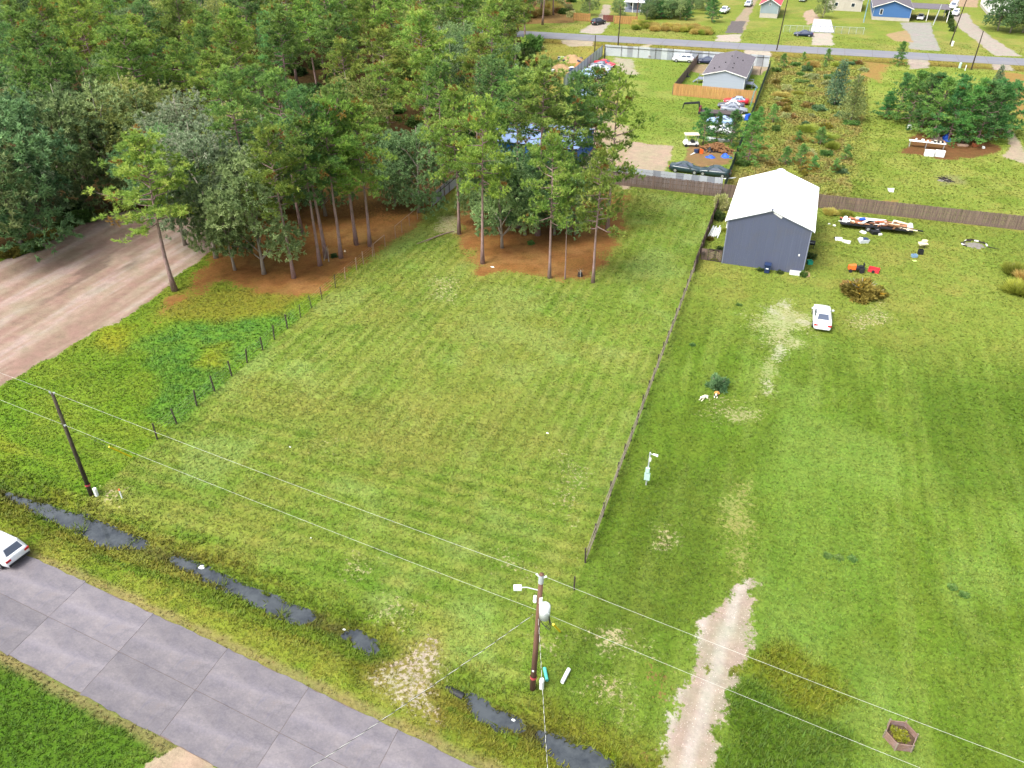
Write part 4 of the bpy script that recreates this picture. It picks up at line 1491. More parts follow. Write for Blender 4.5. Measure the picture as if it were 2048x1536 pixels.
board_fence('board_fence', 'brown board fence across the back of the mown lot behind the tree island', (-46.0, 109.55), (-8.05, 109.75), 1.85, WOOD_OLD, rail_side=1)
board_fence('board_fence', 'long brown board fence behind the workshop and the loaded trailer', (-7.9, 109.8), (46, 110.9), 1.85, WOOD_OLD, rail_side=1, ragged=0.03)
sheet_fence('sheet_metal_fence', 'low corrugated metal fence right behind the brown boards and the two dark saloons', (-27.5, 110.6), (-8.2, 110.7), 2.35, [GALV, GALV, GALV_PALE], 1.05, ps=1)
sheet_fence('sheet_metal_fence', 'grey ribbed metal fence section at the end of the pipe rail fence', (-44.2, 93.1), (-44.2, 108.6), 1.75, [GALV_DARK], 1.0)
sheet_fence('sheet_metal_fence', 'pale tall metal fence between the storage yard and the far road', (-45.2, 193.0), (-8.3, 193.4), 2.4, [GALV, GALV_PALE, GALV_PALE], 1.3)
sheet_fence('sheet_metal_fence', 'pale metal fence running from the far corner past the row of parked cars', (-45.6, 192.7), (-45.6, 160.5), 2.3, [GALV, GALV_PALE], 1.3)

# right side fence of the mown lot: rails near the road, boards towards the back
e = thing('rail_fence', 'old grey wooden rail fence between the mown lot and the workshop yard', 'fence', (-8.0, 37.6, 0))
ny_ = 20
step = (84.6 - 37.6) / ny_
for k in range(ny_ + 1):
    ln = fr.uniform(-0.05, 0.05)
    MB().tube([(0, k * step, -0.02), (ln, k * step + fr.uniform(-.05, .05), 1.45 + fr.uniform(-.08, .08))], [0.075, 0.06], 6).build('post', WOOD_DARK, e)
    if k < ny_:
        for z in (0.45, 0.85, 1.25):
            MB().beam((fr.uniform(.05, .09), k * step - 0.05, z + fr.uniform(-.06, .06)), (fr.uniform(.05, .09), (k + 1) * step + 0.05, z + fr.uniform(-.06, .06)), 0.035, 0.13).build('rail', WOOD_GREY, e)
board_fence('board_fence', 'narrow brown board fence between the mown lot and the side of the workshop', (-8.0, 84.9), (-8.0, 109.4), 1.5, WOOD_OLD, rail_side=-1, ragged=0.06)
# gate between that fence and the workshop
e = thing('wooden_gate', 'wooden double gate with diagonal boards beside the workshop wall', 'gate', (-7.75, 88.45, 0))
for gi, (x0, x1, sg) in enumerate(((0.0, 0.75, 0), (0.78, 1.58, 1), (1.62, 2.42, -1))):
    for j in range(7):
        if sg == 0:
            MB().box((x0 + (j + 0.5) * (x1 - x0) / 7, 0, 0.72), ((x1 - x0) / 7 - 0.012, 0.025, 1.4)).build('board', WOOD_OLD, e)
        else:
            z0 = 0.1 + j * 0.2
            zz0, zz1 = (z0, min(1.42, z0 + 0.5)) if sg > 0 else (min(1.42, z0 + 0.5), z0)
            MB().beam((x0, 0, zz0), (x1, 0, zz1), 0.025, 0.13).build('board', WOOD_OLD, e)
    if sg:
        mb = MB()
        for z in (0.08, 1.46):
            mb.box(((x0 + x1) / 2, -0.03, z), (x1 - x0, 0.04, 0.1))
        for x in (x0 + 0.04, x1 - 0.04):
            mb.box((x, -0.03, 0.77), (0.08, 0.035, 1.3))
        mb.build('gate_frame', WOOD_DARK, e)
MB().box((1.6, -0.07, 0.85), (0.18, 0.05, 0.08)).build('latch', WOOD_DARK, e)
MB().box((0.25, -0.2, 0.95), (0.35, 0.25, 0.3)).build('mail_box', WOOD_DARK, e)

# left fence: wooden posts with wire, then a pipe rail
e = thing('wire_fence', 'thin wire fence on dark wooden posts left of the mown lot', 'fence', (-44.35, 39.1, 0))
ys = [39.1, 41.4, 44.1, 46.5, 49.1, 51.5, 53.9, 56.0, 58.3, 60.7, 62.8, 64.9, 67.8, 70.0, 72.5, 74.2, 76.4]
for i, y in enumerate(ys):
    thin = i > 8
    MB().tube([(fr.uniform(-.08, .08), y - 39.1, -0.02), (fr.uniform(-.1, .1), y - 39.1 + fr.uniform(-.05, .05), 1.6 + fr.uniform(-.12, .06))], 0.045 if thin else 0.07, 6).build('post', WOOD_DARK if i < 13 else PIPE, e)
for z in (0.3, 0.6, 0.9, 1.2, 1.45):
    MB().tube([(0.05, y - 39.1, z + (0.02 if i % 2 else 0)) for i, y in enumerate(ys)], 0.005, 3, False).build('wire_strand', WIRE, e)
e = thing('pipe_fence', 'rusty pipe rail fence leading to the grey sheet metal fence', 'fence', (-44.2, 76.5, 0))
ys = [76.6, 79.4, 82.2, 84.0, 86.2, 88.6, 90.7, 93.0]
for y in ys:
    MB().tube([(0, y - 76.5, -0.02), (0, y - 76.5, 1.5)], 0.04, 6).build('post', PIPE, e)
for a, b in ((76.6, 79.4), (82.2, 93.0)):
    MB().tube([(0, a - 76.5, 1.52), (0, b - 76.5, 1.52)], 0.04, 6).build('top_rail', PIPE, e)

# dark screened fence down the right side of the storage yard
e = thing('screen_fence', 'tall dark green screened fence along the overgrown lot', 'fence', (-7.95, 111.2, 0))
n = 27
for k in range(n):
    y0, y1 = 82.0 * k / n, 82.0 * (k + 1) / n
    mb = MB().box((0.03, (y0 + y1) / 2, 0.95), (0.012, y1 - y0 - 0.06, 1.75))
    mb.build('screen', SCREEN, e)
    MB().tube([(0, y0, 0), (0, y0, 1.95)], 0.04, 6).build('post', WOOD_DARK, e)

board_fence('cedar_fence', 'orange cedar board fence behind the grey mobile home', (-23.9, 162.4), (-8.3, 161.8), 2.2, WOOD_CEDAR, rail_side=1, ragged=0.02)
board_fence('slat_fence', 'brown board fence between the grassy yard and the grey mobile home', (-24.0, 162.8), (-23.6, 192.6), 1.9, WOOD_OLD, rail_side=1, ragged=0.05)

# ------------------------------------------------------------------ houses
SHINGLE = M('grey_shingle', (96, 91, 97), 0.9, 0.25, 3.5, bump=0.4, dirt=(84, 78, 76))
SIDING_G = M('pale_grey_siding', (150, 158, 172), 0.7, 0.05, 0.8, stretch=(0.2, 0.2, 8))
SIDING_B = M('blue_siding', (60, 98, 146), 0.7, 0.06, 0.8, stretch=(0.2, 0.2, 8))
SIDING_T = M('teal_siding', (20, 84, 150), 0.6, 0.1, 0.8)
SIDING_S = M('sage_siding', (130, 144, 148), 0.7, 0.06, 0.8)
BLOCK = M('pale_skirting', (168, 162, 150), 0.8, 0.08, 1.5)
ROOF_RED = M('red_metal_roof', (206, 62, 72), 0.5, 0.08, 1.5)
ROOF_BLUE = M('bluish_metal_roof', (112, 132, 168), 0.4, 0.2, 0.5, dirt=(88, 104, 138))
PANE = glass_mat('window_glass', (40, 48, 58))
DARKM = M('black_plastic', (30, 32, 36), 0.6, 0.2, 3)


def gable_house(name, label, x0, x1, y0, y1, eave, ridge, wall, roof, axis='y', skirt=0.0, trim=WHITE, over=0.25, windows=(), rz=0.0, cat='house', base=0.0):
    """gable house; axis is the direction of the ridge; windows: (side, along, z, w, h)"""
    cx, cy = (x0 + x1) / 2, (y0 + y1) / 2
    e = thing(name, label, cat, (cx, cy, 0), rz)
    hx, hy = (x1 - x0) / 2, (y1 - y0) / 2
    if axis == 'x':
        hx, hy = hy, hx
    T = (lambda p: p) if axis == 'y' else (lambda p: (-p[1], p[0], p[2]))
    z0 = skirt + base
    prof = [(-hx, z0), (hx, z0), (hx, eave), (0, ridge), (-hx, eave)]
    n = 5
    mb = MB()
    mb.add([T((x, -hy, z)) for x, z in prof] + [T((x, hy, z)) for x, z in prof],
           [tuple(range(n)), tuple(reversed(range(n, 2 * n)))] + [(i, n + i, n + (i + 1) % n, (i + 1) % n) for i in (0, 1, 4)])
    mb.build('wall', wall, e)
    if skirt:
        MB().add([T((a * (hx - 0.03), b * (hy - 0.03), z)) for a in (-1, 1) for b in (-1, 1) for z in (0, z0)],
                 [(0, 1, 3, 2), (4, 6, 7, 5), (0, 4, 5, 1), (2, 3, 7, 6)]).build('skirting', BLOCK, e)
    sl = (ridge - eave) / hx
    rf = None
    for s in (-1, 1):
        mb = MB()
        ex, ez = s * (hx + over), eave - over * sl
        t = 0.09
        P = [(ex, ez), (0, ridge), (0, ridge + t), (ex, ez + t)]
        if s > 0:
            P = [P[1], P[0], P[3], P[2]]
        mb.add([T((x, -hy - over, z + 0.02)) for x, z in P] + [T((x, hy + over, z + 0.02)) for x, z in P],
               [(0, 1, 2, 3), (7, 6, 5, 4), (0, 4, 5, 1), (1, 5, 6, 2), (2, 6, 7, 3), (3, 7, 4, 0)])
        o = mb.build('roof', roof, e)
        rf = rf or o
    mb = MB()
    for yy in (-hy - over - 0.02, hy + over + 0.02):
        for s in (-1, 1):
            mb.beam(T((s * (hx + over), yy, eave - over * sl + 0.0)), T((0, yy, ridge + 0.0)), 0.035, 0.16)
    for s in (-1, 1):
        mb.beam(T((s * (hx + over + 0.02), -hy - over, eave - over * sl)), T((s * (hx + over + 0.02), hy + over, eave - over * sl)), 0.035, 0.15)
        for yy in (-hy - 0.012, hy + 0.012):
            mb.beam(T((s * (hx - 0.06), yy, z0)), T((s * (hx - 0.06), yy, eave)), 0.05, 0.13)
    mb.build('trim', trim, e)
    for side, al, z, w, h in windows:
        f, g = MB(), MB()
        q = {'s': ((al, -hy - 0.03, z), (w, 0.05, h), (w - .16, 0.03, h - .16), (0, -0.02, 0)), 'n': ((al, hy + 0.03, z), (w, 0.05, h), (w - .16, 0.03, h - .16), (0, .02, 0)),
             'e': ((hx + 0.03, al, z), (0.05, w, h), (0.03, w - .16, h - .16), (.02, 0, 0)), 'w': ((-hx - 0.03, al, z), (0.05, w, h), (0.03, w - .16, h - .16), (-.02, 0, 0))}[side]
        fo = MB().box(q[0], q[1])
        fo.v = [T(v) for v in fo.v]
        fo = fo.build('window', trim, e)
        po = MB().box(Vector(q[0]) + Vector(q[3]), q[2])
        po.v = [T(v) for v in po.v]
        po.build('pane', PANE, fo)
    return e, rf, T


# grey mobile home in the storage yard
e, rf, T = gable_house('mobile_home', 'pale grey mobile home with a grey shingle roof in the fenced yard', -19.3, -11.2, 169.6, 188.6, 2.75, 3.75, SIDING_G, SHINGLE, skirt=0.45,
                       windows=[('w', -6, 1.7, 1.0, 1.1), ('w', 2, 1.7, 1.0, 1.1), ('w', 6.5, 1.7, 1.0, 1.1), ('e', -5, 1.7, 1.0, 1.1), ('e', 4, 1.7, 1.0, 1.1)])
for k, (x, y) in enumerate(((-1.6, -6), (1.1, -6.3), (-0.8, -2.2), (0.9, -2.4), (-0.2, 3.5), (1.0, 3.3), (2.2, 2.6), (-2.5, -6.2))):
    MB().tube([(x, y, 3.75 - abs(x) * 0.247), (x, y, 4.05 - abs(x) * 0.247)], 0.12, 6).build('roof_vent', DARKM, rf)
for sx, xx, yy in ((-1, -4.9, -4.6), (1, 4.75, -5.6)):
    mb = MB().box((xx, yy, 0.85), (1.4, 2.2, 0.1))
    for k in range(4):
        mb.box((xx + sx * (0.85 + 0.25 * k), yy, 0.7 - 0.2 * k), (0.25, 1.2, 0.06))
    for yo in (-1.08, 1.08):
        mb.box((xx, yy + yo, 1.35), (1.4, 0.05, 0.06))
        for xo in (-0.65, 0.65):
            mb.box((xx + xo, yy + yo, 0.7), (0.08, 0.08, 1.4))
    mb.build('porch_steps', GREYTRIM, e)
MB().box((-4.09, -4.6, 1.75), (0.06, 0.95, 2.05)).build('door', WHITE, e)
# blue building under the pines
gable_house('blue_building', 'bright blue building with a pale metal roof half hidden behind the pines', -43.6, -30.2, 114.6, 124.8, 3.0, 4.3, SIDING_T, ROOF_BLUE, axis='x', windows=[('e', 3.0, 1.6, 1.0, 1.0), ('w', 0, 1.6, 1.0, 1.0)], trim=DARKM, over=0.4)
# beyond the far road
e, rf, T = gable_house('blue_house', 'blue sided house with grey shingle roof and attached carport', 14.3, 24.1, 263.6, 290, 3.4, 5.1, SIDING_B, SHINGLE, skirt=0.9, windows=[('s', -2.8, 2.2, 0.8, 1.4), ('w', -4, 2.2, 1.1, 1.3), ('e', -6, 2.2, 1.1, 1.3)], over=0.45)
mb = MB().box((9.8, -6.2, 3.2), (10.2, 9.5, 0.16))
mb.build('carport_roof', SHINGLE, e)
for x, y in ((14.6, -10.7), (14.6, -1.8), (9.4, -10.7)):
    MB().box((x, y, 1.55), (0.16, 0.16, 3.1)).build('carport_post', WHITE, e)
e, rf, T = gable_house('red_roof_cabin', 'small pale grey cabin with a red metal roof on block skirting', -15.8, -10.9, 256.8, 270, 3.6, 5.0, SIDING_S, ROOF_RED, skirt=1.2, windows=[('s', 0, 3.5, 0.5, 0.7)], over=0.5)
e, rf, T = gable_house('porch_house', 'pale house with white porch roof behind a cedar fence beyond the far road', -54.5, -44.5, 256, 272, 3.3, 4.5, SIDING_G, ROOF_WHITE, skirt=0.6, windows=[('s', -3.0, 1.9, 1.1, 1.4), ('s', 2.6, 1.9, 1.1, 1.4), ('e', -4, 2, 1.1, 1.2)])
MB().box((-1.2, -9.5, 2.75), (7.4, 3.0, 0.12)).build('porch_roof', ROOF_WHITE, e)
for x in (-4.6, -2.2, 0.2, 2.3):
    MB().box((x, -10.8, 1.34), (0.16, 0.16, 2.68)).build('porch_post', WHITE, e)
MB().box((-1.2, -9.4, 0.3), (7.2, 2.8, 0.6)).build('porch_floor', GREYTRIM, e)
gable_house('block_house', 'plain grey block house behind the chain link gate', 2.2, 11.6, 276.5, 288, 3.2, 4.4, BLOCK, SHINGLE, windows=[('s', -2.5, 1.7, 1.1, 1.1), ('s', 2.2, 1.7, 1.1, 1.1)])
gable_house('white_house', 'white sided house behind dark trees at the end of the curved drive', 46.0, 58.0, 283, 300, 3.5, 5.4, WHITE, SHINGLE, skirt=0.7, windows=[('s', -3, 2.2, 1.0, 1.3), ('w', -4, 2.2, 1.1, 1.3)])
gable_house('white_outbuilding', 'white roofed building glimpsed behind the top of the woods', -140, -122, 268, 280, 4, 6.5, WHITE, ROOF_WHITE, axis='x', windows=[('s', 0, 2, 1, 1)])

# ------------------------------------------------------------------ vehicles
TYRE = M('tyre_rubber', (36, 36, 38), 0.9, 0.2, 5)
RIM = M('wheel_rim', (168, 170, 174), 0.35, 0.1, 4, metal=0.5)
REDL = M('tail_lens', (170, 30, 34), 0.3, 0.1, 4)
HEADL = M('head_lens', (214, 220, 226), 0.2, 0.05, 4)
CARGLASS = glass_mat('car_glass', (74, 82, 98))
BLACKTRIM = M('black_trim', (34, 34, 36), 0.6, 0.15, 4)

CARS = {  # L, W, lower body stations (x, z0, ztop, half width), cabin levels (z, front x, rear x, half width), wheel x, wheel r
    'sedan': (4.85, [(-2.42, .42, .78, .66), (-2.34, .30, .98, .82), (-1.6, .22, 1.02, .90), (0, .20, .96, .915), (1.0, .20, .93, .905), (1.8, .24, .84, .87), (2.28, .32, .72, .78), (2.42, .38, .62, .60)],
              [(.93, 1.05, -1.86, .81), (1.37, .28, -.82, .63), (1.45, .10, -.62, .53)], (1.45, -1.42), .33),
    'coupe': (4.6, [(-2.3, .42, .80, .66), (-2.2, .30, .98, .84), (-1.5, .22, 1.0, .91), (0, .20, .92, .90), (1.0, .20, .88, .90), (1.8, .24, .80, .87), (2.2, .32, .68, .78), (2.3, .38, .58, .60)],
              [(.90, .85, -1.90, .80), (1.28, .05, -1.05, .60), (1.36, -.1, -.75, .48)], (1.4, -1.4), .34),
    'suv': (4.7, [(-2.35, .45, .95, .72), (-2.28, .34, 1.10, .86), (-1.6, .26, 1.12, .92), (0, .24, 1.08, .93), (1.0, .24, 1.06, .92), (1.85, .28, .98, .89), (2.25, .36, .84, .80), (2.36, .42, .74, .64)],
            [(1.06, 1.15, -2.22, .84), (1.60, .42, -1.90, .68), (1.69, .20, -1.70, .58)], (1.42, -1.40), .37),
    'van': (5.6, [(-2.8, .45, 1.15, .86), (-2.75, .34, 1.25, .96), (-1.6, .28, 1.25, 1.0), (0, .28, 1.25, 1.0), (1.4, .28, 1.2, .99), (2.3, .3, 1.08, .94), (2.65, .38, .9, .84), (2.78, .45, .75, .7)],
            [(1.2, 2.0, -2.74, .94), (2.0, 1.15, -2.66, .82), (2.15, .9, -2.5, .70)], (1.75, -1.75), .38),
    'pickup': (5.7, [(-2.85, .5, 1.0, .84), (-2.8, .42, 1.12, .95), (-1.6, .40, 1.12, .98), (-.75, .40, 1.12, .98), (1.0, .40, 1.12, .97), (2.2, .42, 1.06, .95), (2.7, .48, .95, .88), (2.83, .52, .82, .74)],
               [(1.08, 1.15, -.85, .88), (1.68, .45, -.68, .72), (1.79, .25, -.55, .60)], (1.8, -1.75), .42)}


def car(name, label, cat, x, y, ang, typ, pm, group=None, roofmat=None, z=0.0, rack=False, hood=None):
    """ang: heading of the nose, degrees from +X"""
    L, st, cab, wx, wr_ = CARS[typ]
    e = thing(name, label, cat, (x, y, z), R(ang), group)
    ring = []
    for (sx, z0, zt, hw) in st:
        dz = zt - z0
        half = [(hw * .86, z0), (hw * .98, z0 + .18 * dz), (hw, z0 + .55 * dz), (hw * .96, z0 + .85 * dz), (hw * .80, zt), (hw * .4, zt + .025)]
        ring.append([(sx, yy, zz) for yy, zz in half] + [(sx, -yy, zz) for yy, zz in reversed(half)])
    n = len(ring[0])
    mb = MB()
    mb.add([p for r_ in ring for p in r_], [(i * n + k, i * n + (k + 1) % n, (i + 1) * n + (k + 1) % n, (i + 1) * n + k) for i in range(len(ring) - 1) for k in range(n)] +
           [tuple(reversed(range(n))), tuple(range((len(ring) - 1) * n, len(ring) * n))])
    body = mb.build('body', pm, e, True)
    # cabin
    lv = []
    for (zz, xf, xr, hw) in cab:
        lv.append([(xf, hw * .82, zz), (xf - .18, hw, zz), (xr + .14, hw, zz), (xr, hw * .82, zz), (xr, -hw * .82, zz), (xr + .14, -hw, zz), (xf - .18, -hw, zz), (xf, -hw * .82, zz)])
    lo = [(p[0], p[1], p[2] - .12) for p in lv[0]]
    lv = [lo] + lv
    m = 8
    mb = MB()
    mb.add([p for l_ in lv for p in l_], [(i * m + k, (i + 1) * m + k, (i + 1) * m + (k + 1) % m, i * m + (k + 1) % m) for i in range(len(lv) - 1) for k in range(m)] + [tuple(reversed(range((len(lv) - 1) * m, len(lv) * m)))])
    mb.build('cabin', roofmat or pm, e)
    A, B = cab[0], cab[1]

    def patch(nm, c00, c10, c11, c01, u0, u1, v0, v1):
        c00, c10, c11, c01 = map(Vector, (c00, c10, c11, c01))
        f = lambda u, v: (c00 * (1 - u) + c10 * u) * (1 - v) + (c01 * (1 - u) + c11 * u) * v
        q = [f(u0, v0), f(u1, v0), f(u1, v1), f(u0, v1)]
        nn = (q[1] - q[0]).cross(q[3] - q[0]).normalized()
        if nn.z < 0:
            nn = -nn
        th = nn * 0.010
        mb2 = MB()
        mb2.add([p + th for p in q] + [p - th * 0.5 for p in q], [(0, 1, 2, 3), (7, 6, 5, 4), (0, 4, 5, 1), (1, 5, 6, 2), (2, 6, 7, 3), (3, 7, 4, 0)])
        return mb2.build(nm, CARGLASS, e)
    patch('windshield', (A[1], -A[3] * .82, A[0]), (A[1], A[3] * .82, A[0]), (B[1], B[3] * .82, B[0]), (B[1], -B[3] * .82, B[0]), .04, .96, .08, .93)
    patch('rear_window', (A[2], -A[3] * .82, A[0]), (A[2], A[3] * .82, A[0]), (B[2], B[3] * .82, B[0]), (B[2], -B[3] * .82, B[0]), .06, .94, .14, .9)
    for s in (-1, 1):
        cs = ((A[1] - .18, s * A[3], A[0]), (A[2] + .14, s * A[3], A[0]), (B[2] + .14, s * B[3], B[0]), (B[1] - .18, s * B[3], B[0]))
        spans = ((.10, .50), (.54, .90)) if typ != 'van' else ((.03, .25),)
        for u0, u1 in spans:
            patch('side_window', *cs, u0, u1, .12, .88)
        MB().box((A[1] - .30, s * (A[3] + .17), A[0] + .06), (.14, .2, .13)).build('mirror', pm, e)
        for w_ in wx:
            hw = max(q[3] for q in st)
            wo = MB().tube([(w_, s * (hw - .20), wr_), (w_, s * (hw + .012), wr_)], wr_, 14).build('wheel', TYRE, e)
            MB().tube([(w_, s * (hw + .008), wr_), (w_, s * (hw + .022), wr_)], wr_ * .62, 10).build('rim', RIM, wo)
        r0, f0 = st[1], st[-2]
        MB().box((r0[0] - .035, s * (r0[3] * .78), r0[1] + (r0[2] - r0[1]) * .72), (.10, .34, .16)).build('tail_light', REDL, e)
        MB().box((f0[0] + .02, s * (f0[3] * .82), f0[1] + (f0[2] - f0[1]) * .66), (.14, .30, .12)).build('headlight', HEADL, e)
    MB().box((st[0][0] - .0, 0, st[0][1] + .06), (.10, st[0][3] * 2.1, .16)).build('rear_bumper', pm if typ in ('sedan', 'coupe') else BLACKTRIM, e)
    MB().box((st[0][0] + .02, 0, st[0][1] + .24), (.07, .42, .13)).build('licence_plate', WHITE, e)
    MB().box((st[-1][0] - .02, 0, st[-1][1] + .10), (.08, st[-1][3] * 1.5, .14)).build('grille', BLACKTRIM, e)
    if typ == 'pickup':
        MB().box((-1.85, 0, 1.135), (1.75, 1.55, .03)).build('bed', BLACKTRIM, e)
    if hood:
        sx0, sx1 = (cab[0][1] + .12, st[-3][0] + .1)
        MB().add([(sx0, -.68, 1.0), (sx1, -.62, .90), (sx1, .62, .90), (sx0, .68, 1.0), (sx0, -.68, .9), (sx1, -.62, .8), (sx1, .62, .8), (sx0, .68, .9)],
                 [(0, 1, 2, 3), (0, 4, 5, 1), (1, 5, 6, 2), (2, 6, 7, 3), (3, 7, 4, 0)]).build('hood', hood, e)
    return e


PW, PSIL, PGREY = paint('white_paint', (222, 224, 228)), paint('silver_paint', (176, 180, 186)), paint('grey_paint', (128, 134, 144))
PBLK, PNAVY, PRED = paint('black_paint', (26, 30, 36)), paint('navy_paint', (30, 42, 74)), paint('red_paint', (186, 36, 52))
PTEAL, PBLUE, PDG = paint('dark_green_paint', (28, 50, 56)), paint('light_blue_paint', (142, 168, 206)), paint('charcoal_paint', (70, 76, 88))


def car_px(name, label, cat, px, py, ang, typ, pm, **kw):
    p = G(px, py, 0.5)
    return car(name, label, cat, p.x, p.y, ang, typ, pm, **kw)


car_px('sedan_car', 'white saloon parked on the grass by the pale sandy patch', 'car', 1644, 634, 92, 'sedan', PW)
car_px('suv_car', 'white SUV on the concrete road with dark rear window', 'car', -8, 1096, 174, 'suv', PW)
car_px('sedan_car', 'dark green saloon beside the gravel pad, bumper to bumper with another', 'car', 1372, 337, -3, 'sedan', PTEAL)
car_px('sedan_car', 'dark green saloon by the dark screened fence corner with pale window trim', 'car', 1428, 344, 176, 'sedan', PTEAL)
car_px('coupe_car', 'red car with a blue and red marked side by the cedar fence', 'car', 1472, 202, 183, 'coupe', PRED, roofmat=PBLUE)
car_px('sedan_car', 'dark saloon with a white sheet over its roof between the red car and the flatbed', 'car', 1462, 211, 183, 'sedan', PDG, roofmat=PW)
car_px('sedan_car', 'silver grey saloon parked right beside the gooseneck flatbed', 'car', 1468, 219, 3, 'sedan', PGREY)
car_px('sedan_car', 'pale blue saloon half hidden by the young pines below the flatbed', 'car', 1440, 242, 180, 'sedan', PBLUE)
car_px('sedan_car', 'white saloon glimpsed between the young pines by the timber heap', 'car', 1440, 260, 178, 'sedan', PW)
car_px('suv_car', 'white SUV parked against the pale metal fence', 'car', 1366, 119, 186, 'suv', PW)
car_px('sedan_car', 'dark navy car in front of the grey mobile home', 'car', 1412, 122, 185, 'sedan', PNAVY)
# row along the left metal fence
for (px, py, t, pm, lb) in ((1210, 128, 'sedan', PRED, 'red saloon at the end of the row along the pale metal fence'), (1203, 133, 'sedan', PGREY, 'grey saloon next to the red one in the row by the fence'),
                        (1199, 138, 'sedan', PSIL, 'silver saloon in the middle of the row by the fence'), (1194, 144, 'sedan', PDG, 'charcoal saloon in the row by the fence'),
                        (1184, 151, 'suv', PBLUE, 'pale blue car at the near end of the row by the fence'), (1172, 188, 'sedan', PBLUE, 'pale blue saloon showing through the pine tops behind the blue building')):
    car_px('parked_car', lb, 'car', px, py, -12, t, pm)
# beyond the far road
car_px('suv_car', 'black SUV on the pale drive beyond the far road', 'car', 1197, 45, 62, 'suv', PBLK)
car_px('pickup_truck', 'white pickup by the thicket beyond the far road', 'pickup', 1449, 22, 262, 'pickup', PW)
car_px('suv_car', 'silver SUV on the bare track near the red roofed cabin', 'car', 1497, 9, 264, 'suv', PSIL)
car_px('sedan_car', 'black saloon with a pale panel parked on the verge of the far road', 'car', 1607, 68, 182, 'sedan', PNAVY)
car_px('sedan_car', 'white saloon under the carport of the blue house', 'car', 1841, 35, 262, 'sedan', PW)
car_px('delivery_van', 'white van at the top of the curved drive', 'van', 1907, 14, 256, 'van', PW)
car_px('minivan_car', 'white minivan with dark windshield on the curved drive', 'car', 1911, 27, 256, 'suv', PW)
car_px('jeep_car', 'silver off roader at the head of the track behind the chain link gate', 'car', 1606, -1, 262, 'suv', PSIL)

# ------------------------------------------------------------------ utility poles and their lines
POLE_DARK = M('dark_pole_wood', (58, 51, 42), 0.9, 0.3, 1.5, bump=0.4, stretch=(4, 4, 0.4), dirt=(96, 100, 66))
POLE_RED = M('reddish_pole_wood', (104, 76, 62), 0.9, 0.25, 1.5, bump=0.4, stretch=(4, 4, 0.4))
CABLE = M('bare_cable', (176, 178, 170), 0.5, 0.05, 2)
CABLE_BLK = M('black_cable', (40, 40, 42), 0.6, 0.1, 2)
STEEL = M('galvanised_steel', (186, 192, 196), 0.4, 0.08, 3, metal=0.3)
TANK = M('transformer_tank', (206, 212, 212), 0.45, 0.05, 3)
PLASTIC_W = M('white_plastic', (220, 224, 222), 0.5, 0.05, 3)
TEAL_P = M('teal_plastic', (86, 186, 172), 0.5, 0.08, 3)
YELLOW = M('yellow_guard', (226, 200, 40), 0.5, 0.08, 3)
PINKTAPE = M('pink_tape', (168, 70, 74), 0.7, 0.1, 3)
ORANGE = M('orange_plastic', (224, 104, 42), 0.5, 0.1, 3)
BLUE_T = M('blue_tarp', (34, 84, 190), 0.6, 0.2, 3)
NAVY_P = M('navy_plastic', (34, 50, 84), 0.5, 0.1, 3)
RED_P = M('red_plastic', (192, 54, 62), 0.5, 0.12, 3)
CLOTH = M('pale_cloth', (214, 202, 176), 0.9, 0.1, 3)
GREEN_P = M('green_plastic', (40, 150, 122), 0.5, 0.1, 3)
GREENBOX = M('pale_green_box', (166, 196, 184), 0.5, 0.06, 3)
ASH = M('pale_ash', (116, 112, 104), 0.95, 0.3, 3, dirt=(70, 64, 60))
CHAR = M('charred_wood', (52, 46, 42), 0.95, 0.4, 4)
LOGW = M('cut_log', (124, 90, 58), 0.9, 0.45, 3, dirt=(70, 50, 36))
JUNKBR = M('scrap_board', (164, 120, 88), 0.9, 0.3, 3)
SANDM = M('piled_sand', (160, 132, 98), 0.95, 0.12, 1.5, bump=0.4)

pl = G(183, 990)
left_pole = thing('utility_pole', 'dark wooden utility pole standing by the ditch with a white marker at its foot', 'utility pole', pl)
MB().tube([(0, 0, -0.2), (0, 0, 4), (0.02, 0, 9.2)], [0.16, 0.14, 0.11], 9).build('shaft', POLE_DARK, left_pole, True)
ins = MB()
for s in (-1, 1):
    ins.tube([(s * 0.12, 0, 9.12), (s * 0.22, 0, 9.3)], [0.03, 0.055], 6)
ins.build('insulator', STEEL, left_pole)
MB().tube([(0, -0.0, 0.95), (0, 0, 1.1)], 0.2, 9, False).build('tape', PINKTAPE, left_pole)
MB().box((0.13, -0.06, 6.55), (0.12, 0.1, 0.12)).build('wire_clamp', STEEL, left_pole)

pc = G(1065, 1378)
LEAN = 0.34
centre_pole = thing('utility_pole', 'reddish wooden utility pole carrying a pale transformer drum and street lamp', 'utility pole', pc)


def on_pole(z):
    return Vector((LEAN * z / 9.6, 0, z))


MB().tube([on_pole(-0.2), on_pole(4), on_pole(9.55)], [0.17, 0.15, 0.12], 10).build('shaft', POLE_RED, centre_pole, True)
q = on_pole(9.3)
MB().tube([on_pole(8.9), on_pole(9.5)], [0.145, 0.137], 10, False).build('steel_band', STEEL, centre_pole)
ins = MB()
for s in (-1, 1):
    ins.tube([q + Vector((s * 0.13, 0, 0)), q + Vector((s * 0.26, 0, 0.16))], [0.03, 0.06], 6)
ins.build('insulator', PLASTIC_W, centre_pole)
q = on_pole(7.15)
tk = MB().tube([q + Vector((0.38, -0.22, -0.5)), q + Vector((0.38, -0.22, 0.38)), q + Vector((0.38, -0.22, 0.48))], [0.29, 0.3, 0.2], 14).build('transformer_drum', TANK, centre_pole, True)
b = MB()
for dx, dy in ((0.62, -0.38), (0.45, -0.5), (0.25, -0.48)):
    b.tube([q + Vector((dx, dy, 0.1)), q + Vector((dx + 0.05, dy - 0.08, 0.12))], 0.03, 6)
